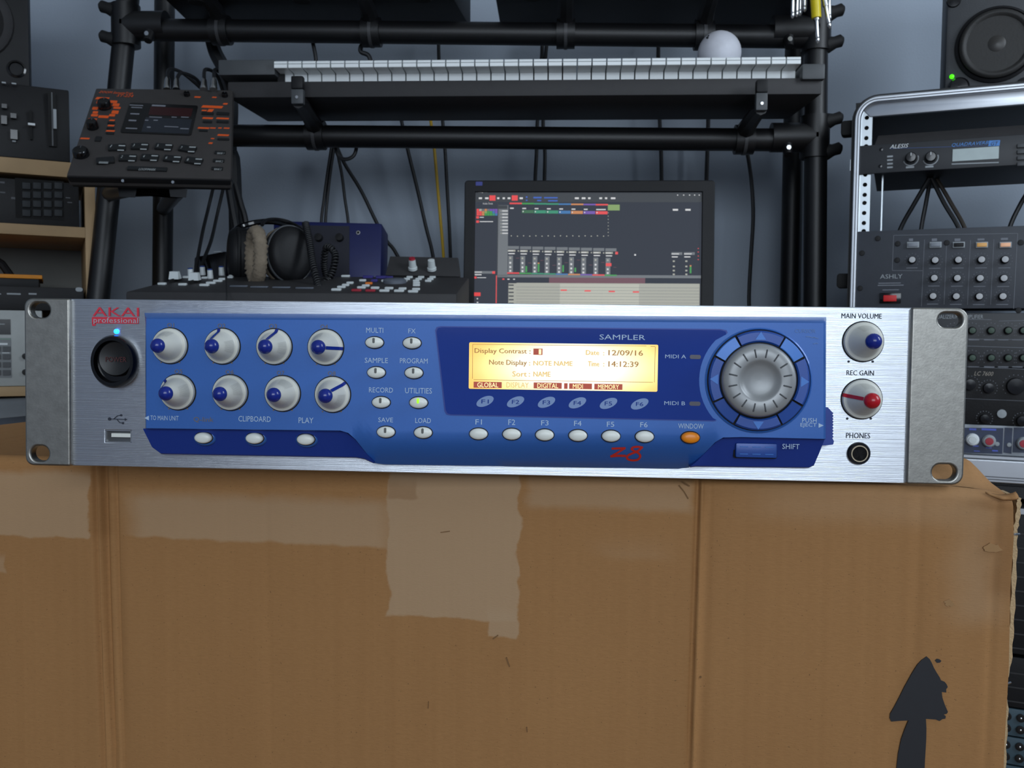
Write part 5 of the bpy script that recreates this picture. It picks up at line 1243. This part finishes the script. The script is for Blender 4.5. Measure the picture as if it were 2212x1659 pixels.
p = RF.loc(*zr8(1437, 370)); obj('push_button', MB().lathe([(.0066, 0), (.0064, .003), (.0001, .0036)], n=18).mesh(), GREYP, lc, loc=(p.x, p.y, 0))
cmp_ = unit('compressor_unit', 'pale grey rack unit with blue panels and red and white knobs, lowest in the case', 'rack unit', 919, 983, mat('pale_grey_face', (150, 156, 164), .45), 2150)
NVP = mat('dark_blue_grey_panel', (44, 54, 78), .45)
for x0, x1 in ((1000, 1452), (1462, 1530), (1540, 2000)):
    MB().prism(P2(RF, [zr8(x0, 488), zr8(x1, 492), zr8(x1 - 10, 712), zr8(x0 - 10, 700)]), 0, .0006).build('coloured_panel', NVP, cmp_)
for x, y, c in ((1187, 590, 'w'), (1328, 602, 'r'), (1620, 622, 'r'), (1060, 590, 'r')):
    p = RF.loc(*zr8(x, y)); k_ = obj('control_knob', MB().lathe([(.0096, 0), (.0092, .006), (.0076, .008), (.0001, .0082)], n=20).mesh(), GREYP if c == 'r' else WHITE, cmp_, loc=(p.x, p.y, 0))
    obj('knob_cap', MB().lathe([(.0058, .008), (.0055, .0095), (.0001, .0097)], n=16).mesh(), CRD if c == 'r' else CW, k_)
for x, y in ((1500, 635), (1398, 628)): p = RF.loc(*zr8(x, y)); obj('small_button', MB().lathe([(.0035, 0), (.003, .002), (.0001, .0022)], n=12).mesh(), GREYP, cmp_, loc=(p.x, p.y, 0))
mb = MB()
for q in ((1160, 495, 1220, 510), (1265, 497, 1390, 512), (1190, 640, 1240, 650), (1300, 655, 1350, 664), (1355, 680, 1405, 692), (1200, 685, 1250, 692)): a = RF.rect(*zr8(*q[:2]), *zr8(*q[2:])); mb.box(a[0], a[1], 0, a[2], a[3], .0009)
mb.build('printed_legend', mat('blue_legend', (80, 96, 190), .5), cmp_)
# leads inside the case
def rcable(pts, r, label, m=CABLE):
    w_ = spline([RF.M @ RF.loc(x, y, w) for x, y, w in pts], 6); o = w_[-1]
    ob = MB().tube([q - o for q in w_], r, 8).build('cable', m); ob.location = o; prop(ob, label, 'cable', 'leads inside the rack case')
rcable([(2008, 384, -.08), (1975, 440, -.09), (1945, 495, -.10), (1925, 560, -.10)], .0038, 'leftmost black lead below the effects unit')
rcable([(2010, 384, -.10), (2000, 440, -.11), (1990, 495, -.11), (1985, 560, -.11)], .0036, 'second black lead from the left below the effects unit')
rcable([(2012, 384, -.08), (2040, 440, -.09), (2072, 495, -.09), (2090, 560, -.09)], .0036, 'third black lead from the left below the effects unit')
rcable([(2022, 384, -.10), (2055, 440, -.11), (2085, 495, -.11), (2100, 560, -.11)], .0034, 'brownish lead slanting right below the effects unit', mat('brown_cable_jacket', (58, 50, 42), .5))
rcable([(2230, 400, -.10), (2205, 440, -.11), (2180, 495, -.11), (2170, 560, -.11)], .0036, 'black lead slanting left at the right edge of the rack')
# ---- lower rack with patch bays
lowv = vB - .004
LR = root('lower_rack', RF.M, 'black lower equipment rack beneath the flight case', 'rack')
zfl = (RF.I @ Vector((0, 0, 0.0))).y
MB().box(uL, zfl, -DP, uL + .012, lowv - .006, 0).build('side_panel', TEX, LR); MB().box(uR - .012, zfl, -DP, uR, lowv - .006, 0).build('side_panel', TEX, LR)
MB().box(uL, lowv - .018, -DP, uR, lowv - .0005, .0).build('top_panel', TEX, LR); MB().box(uL + .012, zfl, -DP, uR - .012, lowv - .018, -DP + .01).build('back_panel', TEX, LR)
MB().box(uL + .012, zfl, -DP, uR - .012, zfl + .02, 0).build('base_panel', TEX, LR)
MB().hexa([(uL + .012, RF.loc(2195, 1110).y, .0), (uR - .012, RF.loc(2195, 1110).y, .0), (uR - .012, RF.loc(2195, 1098).y, 0), (uL + .012, RF.loc(2195, 1098).y, 0)], [(uL + .012, RF.loc(2195, 1110).y, -.05), (uR - .012, RF.loc(2195, 1110).y, -.05), (uR - .012, RF.loc(2195, 1098).y, -.05), (uL + .012, RF.loc(2195, 1098).y, -.05)]).build('trim_bar', RALU, LR)
PBM = mat('teal_grey_patchbay', (62, 82, 92), .45); JK = MB().lathe([(.0062, 0), (.0062, .003), (.0040, .0032)], n=14).mesh(); JH = MB().lathe([(.0039, .0033), (.0001, .0034)], n=10).mesh(); JD = MB().lathe([(.0016, .0034), (.0001, .0042)], n=8).mesh()
for i, (y0, y1, lab) in enumerate(((1098, 1412, 'tall dark rack unit seen past the right edge of the box'), (1420, 1528, 'dark rack unit above the patch bays'), (1532, 1590, 'upper patch bay at the lower right corner'), (1594, 1652, 'middle patch bay at the lower right corner'), (1656, 1714, 'lower patch bay at the bottom right corner'))):
    v1, v0 = RF.loc(2190, y0 + 12 if i == 0 else y0, -.004).y, RF.loc(2190, y1, -.004).y
    r_ = root('patch_bay' if i > 1 else 'dark_rack_unit', RF.M, lab, 'patch bay' if i > 1 else 'rack unit', 'patch bays in the lower rack' if i > 1 else None)
    MB().box(UX0 + .001, v0, -.010, UX0 + .4816, v1, -.004).build('face_plate', PBM if i > 1 else BLK, r_, bevel=.001)
    MB().box(UX0 + .02, v0 + .001, -.15, UX0 + .46, v1 - .001, -.010).build('chassis', BLK, r_)
    if i > 1:
        for j in range(24):
            for rr_ in (.28, .72):
                x_ = UX0 + .03 + j * .0186
                k_ = obj('jack_socket', JK, BLKG, r_, loc=(x_, v0 + (v1 - v0) * rr_, -.004)); obj('socket_hole', JH, HOLE, k_); obj('socket_glint', JD, STEEL, k_)
    else:
        mb = MB()
        for j in range(int((v1 - v0) / .022)): mb.box(UX0 + .04, v0 + .008 + j * .022, -.004, UX0 + .44, v0 + .010 + j * .022, -.0032)
        mb.build('vent_rib', CHAR, r_)
# ---- right loudspeaker on the case
sv = vT + .004
sp = root('loudspeaker', RF.M @ Matrix.Translation((0, sv + .0005, 0)), 'grey-black loudspeaker with a green light, on the flight case', 'loudspeaker')
so = sv + .0005
s0 = RF.loc(2042, 120, -.03).x; sw = .19
SPK = mat('grey_black_baffle', (58, 60, 63), .55, bump=.2, bscale=500)
MB().box(s0, 0, -.25, s0 + sw, .30, -.03).build('cabinet', SPK, sp, bevel=.006)
c = RF.loc(2152, 97, -.03); cu_, cv_ = c.x, c.y - so; Rr = RF.mm(2152, 97, 92, -.03)
CONE = mat('dark_woofer_cone', (34, 33, 32), .6, bump=.2)
MB().lathe([(Rr, 0), (Rr, .004), (Rr * .94, .006), (Rr * .88, .003)], (cu_, cv_, -.03), 48).build('woofer_ring', BLK, sp)
o = MB().lathe([(Rr * .90, .003), (Rr * .84, .007), (Rr * .78, .0065), (Rr * .72, .003), (Rr * .5, -.004), (Rr * .36, -.010)], (cu_, cv_, -.0255), 48); o.build('woofer_cone', CONE, sp, ang=60)
MB().lathe([(Rr * .36, 0), (Rr * .32, .004), (Rr * .2, .008), (.0001, .0095)], (cu_, cv_, -.030), 32).build('dust_cap', mat('dust_cap_paper', (44, 42, 40), .4), sp, ang=60)
MB().lathe([(.030, 0), (.030, .003), (.024, .004), (.020, .001), (.012, .003), (.0001, .006)], (cu_, cv_ + .13, -.03), 28).build('tweeter', BLK, sp)
p = RF.loc(2056, 166, -.03); MB().lathe([(.0034, 0), (.0034, .002), (.002, .0035), (.0001, .004)], (p.x, p.y - so, -.03), 14).build('power_led', mat('lit_green_lamp', (60, 220, 10), .3, emit=(70, 235, 10), estr=1.6), sp)
p = RF.loc(2071, 190, -.03); MB().lathe([(.0155, -.001), (.0150, .006), (.012, .010), (.0001, .0105)], (p.x, p.y - so, -.03), 24).build('volume_knob', BLKG, sp)
for x, y in ((2212, 182), (2060, 2), (2242, 4)): p = RF.loc(x, y, -.03); MB().lathe([(.0105, 0), (.0095, .003), (.0001, .0035)], (p.x, p.y - so, -.03), 18).build('corner_bolt', BLKG, sp)
mb = MB(); tx(mb, RF, 'GENELEC', (2114, 191, 2172, 200), -.0295); mb.v = [(a, b_ - so, c_) for a, b_, c_ in mb.v]; mb.build('lettering', GREYP, sp)

# ================================================================== WOODEN SHELF ON THE LEFT
LF = Frame(at(95, 500, 1.54), -30, 0)
WOOD = mat('pine_wood', (176, 146, 106), .6, var=.18, scale=18)
sh = root('wooden_shelf', LF.M, 'pale pine shelf unit holding audio gear at the left edge', 'shelf')
xs0 = LF.loc(190, 450).x + .012; xw = xs0 - .50
def plank(y0, y1, xpx, x1=None, dep=.30): 
    v1, v0 = LF.loc(xpx, y0).y, LF.loc(xpx, y1).y
    MB().box(xw, v0, -dep, x1 if x1 is not None else xs0 - .017, v1, 0).build('shelf_board', WOOD, sh, bevel=.001); return v1, v0
b1 = plank(344, 377, 70); b2 = plank(486, 509, 90); b3 = plank(835, 856, 30)
zfl = (LF.I @ Vector((0, 0, 0.0))).y
MB().box(xs0 - .017, zfl, -.30, xs0, b1[0], 0).build('side_panel', WOOD, sh, bevel=.001); MB().box(xw - .017, zfl, -.30, xw, b1[0], 0).build('side_panel', WOOD, sh, bevel=.001)
MB().box(xw, b3[1], -.305, xs0 - .017, b2[1], -.295).build('back_board', mat('grey_back_board', (120, 120, 116), .8, scale=10), sh)
plank(1150, 1170, 30)
def lbox(nm, label, cat, x0, y0, x1, y1, w0, w1, m, bev=.002):
    a = LF.rect(x0, y0, x1, y1, w1); r_ = root(nm, LF.M, label, cat); MB().box(a[0], a[1], w0, a[2], a[3], w1).build('case', m, r_, bevel=bev); return r_, a
# speaker and deck standing on the top board
def zl(x, y): return x / 3.95, y / 3.95
vtop = b1[0]
a = LF.rect(-140, 174, 150, 344, 0)
dk = root('fader_deck', LF.M, 'black upright deck with a long slider, on the top shelf board', 'audio deck')
MB().hexa([(a[0], vtop + .0005, -.20), (a[2], vtop + .0005, -.20), (a[2], vtop + .0005, -.002), (a[0], vtop + .0005, -.002)], [(a[0], a[3], -.20), (a[2], a[3], -.20), (a[2], a[3], -.012), (a[0], a[3], -.012)]).build('case', BLK, dk, bevel=.003)
def on(q): return LF.rect(*zl(q[0], q[1]), *zl(q[2], q[3]), 0)
def lp(r_, nm, q, m, h0=-.008, h1=.0015): r = on(q); MB().box(r[0], r[1], h0, r[2], r[3], h1).build(nm, m, r_)
lp(dk, 'slider_slot', (412, 785, 480, 1250), HOLE); lp(dk, 'slider_scale', (440, 790, 452, 1245), CHAR2, h1=.002); lp(dk, 'slider_cap', (455, 940, 482, 1105), GREYP, h1=.008)
lp(dk, 'fader_slot', (255, 940, 275, 1190), HOLE); lp(dk, 'fader_cap', (240, 1058, 300, 1076), WHITE, h1=.008)
for q in ((90, 1110, 150, 1190), (90, 970, 140, 1010), (15, 890, 60, 925), (10, 990, 60, 1060)): lp(dk, 'push_button', q, BLKG, h1=.004)
lp(dk, 'printed_legend', (15, 700, 50, 712), GREYP); lp(dk, 'printed_legend', (100, 708, 138, 720), GREYP); lp(dk, 'printed_legend', (105, 1200, 135, 1212), GREYP); lp(dk, 'printed_legend', (20, 1040, 45, 1048), GREYP)
a2 = LF.rect(-150, -60, 62, 172, -.03); vs = a[3] + .0005
ls = root('loudspeaker', LF.M, 'black loudspeaker at the upper left edge, on the deck', 'loudspeaker')
MB().box(a2[0], vs, -.20, a2[2], a2[3] + .05, -.03).build('cabinet', BLK, ls, bevel=.004)
p = LF.loc(*zl(140, 590), -.03); MB().lathe([(.015, 0), (.015, .002), (.012, .003), (.010, -.001), (.0001, -.002)], (p.x, p.y, -.03), 24).build('reflex_port', BLKG, ls)
p = LF.loc(-70, 40, -.03); MB().lathe([(.07, 0), (.068, .006), (.062, .002), (.03, -.006), (.02, .0), (.0001, .004)], (p.x, p.y, -.03), 36).build('woofer', CHAR, ls)
# pad unit on the second board
a = LF.rect(-160, 384, 176, 486, -.01)
pu = root('pad_unit', LF.M, 'black unit with a four by four pad grid, on the second shelf board', 'pad unit')
MB().box(a[0], b2[0] + .0005, -.22, a[2] - .004, a[3], -.01).build('case', BLK, pu, bevel=.002)
def z6(x, y): return x / 3.95, 320 + y / 3.95
r = LF.rect(*z6(130, 270), *z6(545, 605), -.01); MB().box(r[0], r[1], -.011, r[2], r[3], -.009).build('pad_bed', HOLE, pu)
pm = None; PADL = mat('grey_pad_rubber', (50, 53, 56), .6, spec=.25)
for i in range(4):
    for j in range(4):
        q = (190 + i * 91, 295 + j * 77, 262 + i * 91, 352 + j * 77); r = LF.rect(*z6(q[0], q[1]), *z6(q[2], q[3]), -.009)
        if pm is None: pm = rbox(r[2] - r[0], r[3] - r[1], .004, .0012)
        obj('pad', pm, PADL, pu, loc=((r[0] + r[2]) / 2, (r[1] + r[3]) / 2, -.0092))
for q in ((0, 285, 40, 300), (0, 372, 45, 384), (95, 418, 150, 436), (560, 420, 600, 428), (575, 460, 615, 468)): r = LF.rect(*z6(q[0], q[1]), *z6(q[2], q[3]), -.01); MB().box(r[0], r[1], -.011, r[2], r[3], -.0095).build('printed_legend', mat('dim_grey_legend', (84, 86, 90), .6) if 'dim_grey_legend' not in MATS else MATS['dim_grey_legend'], pu)
# gear on the third board: pale module, black rack unit, notebook
a = LF.rect(-160, 669, 95, 832, -.005)
wm = root('pale_module', LF.M, 'pale grey sound module with dark display, on the lowest visible shelf board', 'sound module')
PALE = mat('pale_grey_metal', (164, 168, 166), .5)
MB().box(a[0], b3[0] + .0005, -.22, a[2] - .002, a[3], -.005).build('case', PALE, wm, bevel=.002)
def z9(x, y): return x / 4.367, 560 + y / 4.367
def wp(nm, q, m, h=.001): r = LF.rect(*z9(q[0], q[1]), *z9(q[2], q[3]), -.005); MB().box(r[0], r[1], -.006, r[2], r[3], -.005 + h).build(nm, m, wm)
wp('display', (-120, 565, 100, 710), BLKG); wp('button_bed', (-120, 742, 108, 1118), mat('mid_grey_panel', (116, 120, 122), .5))
wp('bed_stripe', (-120, 748, 100, 756), mat('green_grey_stripe', (120, 150, 132), .5), .0014); wp('bed_stripe', (-120, 790, 72, 808), WHITE, .0014)
for y in (822, 895, 970, 1045):
    wp('key', (28, y, 98, y + 48), CHAR2, .004); wp('key', (-60, y, 6, y + 48), CHAR2, .004)
wp('printed_legend', (-80, 608, 45, 616), GREYP, .0014); wp('printed_legend', (20, 880, 90, 886), WHITE, .0014)
for y in (915, 1065): p = LF.loc(*z9(238, y), -.005); MB().lathe([(.0052, 0), (.0048, .008), (.0001, .0084)], (p.x, p.y, -.005), 16).build('knob', BLK, wm)
va = a[3] + .0006
a = LF.rect(-160, 618, 181, 666, -.005)
br = root('black_rack_device', LF.M, 'flat black rack device lying on the pale module', 'rack device')
MB().box(a[0], va, -.22, min(a[2], xs0 - .019), a[3], -.005).build('case', BLK, br, bevel=.001)
r = LF.rect(*z9(712, 266), *z9(780, 305), -.005); MB().prism(rrect(*r, (r[3] - r[1]) * .48), -.006, -.0042).build('slotted_hole', GREYP, br)
for q in ((65, 320, 195, 334), (270, 320, 345, 334), (-40, 322, 10, 332)): r = LF.rect(*z9(*q[:2]), *z9(*q[2:]), -.005); MB().box(r[0], r[1], -.006, r[2], r[3], -.0045).build('printed_legend', GREYP, br)
vb = a[3] + .0006
a = LF.rect(-120, 600, 88, 617, -.03)
bk = root('black_folder', LF.M, 'thin black folder under the orange one on the rack device', 'folder')
MB().box(a[0], vb, -.20, a[2] - .003, a[3], -.03).build('cover', BLK, bk, bevel=.0008)
vc = a[3] + .0005
a = LF.rect(-120, 591, 91, 600, -.03)
ok_ = root('orange_folder', LF.M, 'thin orange folder lying on top of the black one', 'folder')
MB().box(a[0], vc, -.20, a[2], vc + .0068, -.03).build('cover', mat('orange_card', (214, 134, 22), .6), ok_, bevel=.0008)
MB().tube([LF.loc(-20, 555, -.10), LF.loc(4, 570, -.10), LF.loc(24, 598, -.10)], .007, 8).build('pen_strap', BLK, ok_)
# grey lid below the board
a = LF.rect(-160, 862, 75, 900, .01)
gl = root('grey_lidded_bin', LF.M, 'grey plastic bin below the lowest shelf board, left of the sampler', 'bin')
GP = mat('grey_lid_plastic', (116, 120, 124), .5)
vg = (LF.I @ Vector((0, 0, .0))).y
MB().hexa([(a[0], a[1] - .012, .02), (a[2], a[1], .02), (a[2], a[3], .0), (a[0], a[3] - .004, .0)], [(a[0], a[1] - .012, -.20), (a[2], a[1], -.20), (a[2], a[3], -.20), (a[0], a[3] - .004, -.20)]).build('lid', GP, gl, bevel=.006)
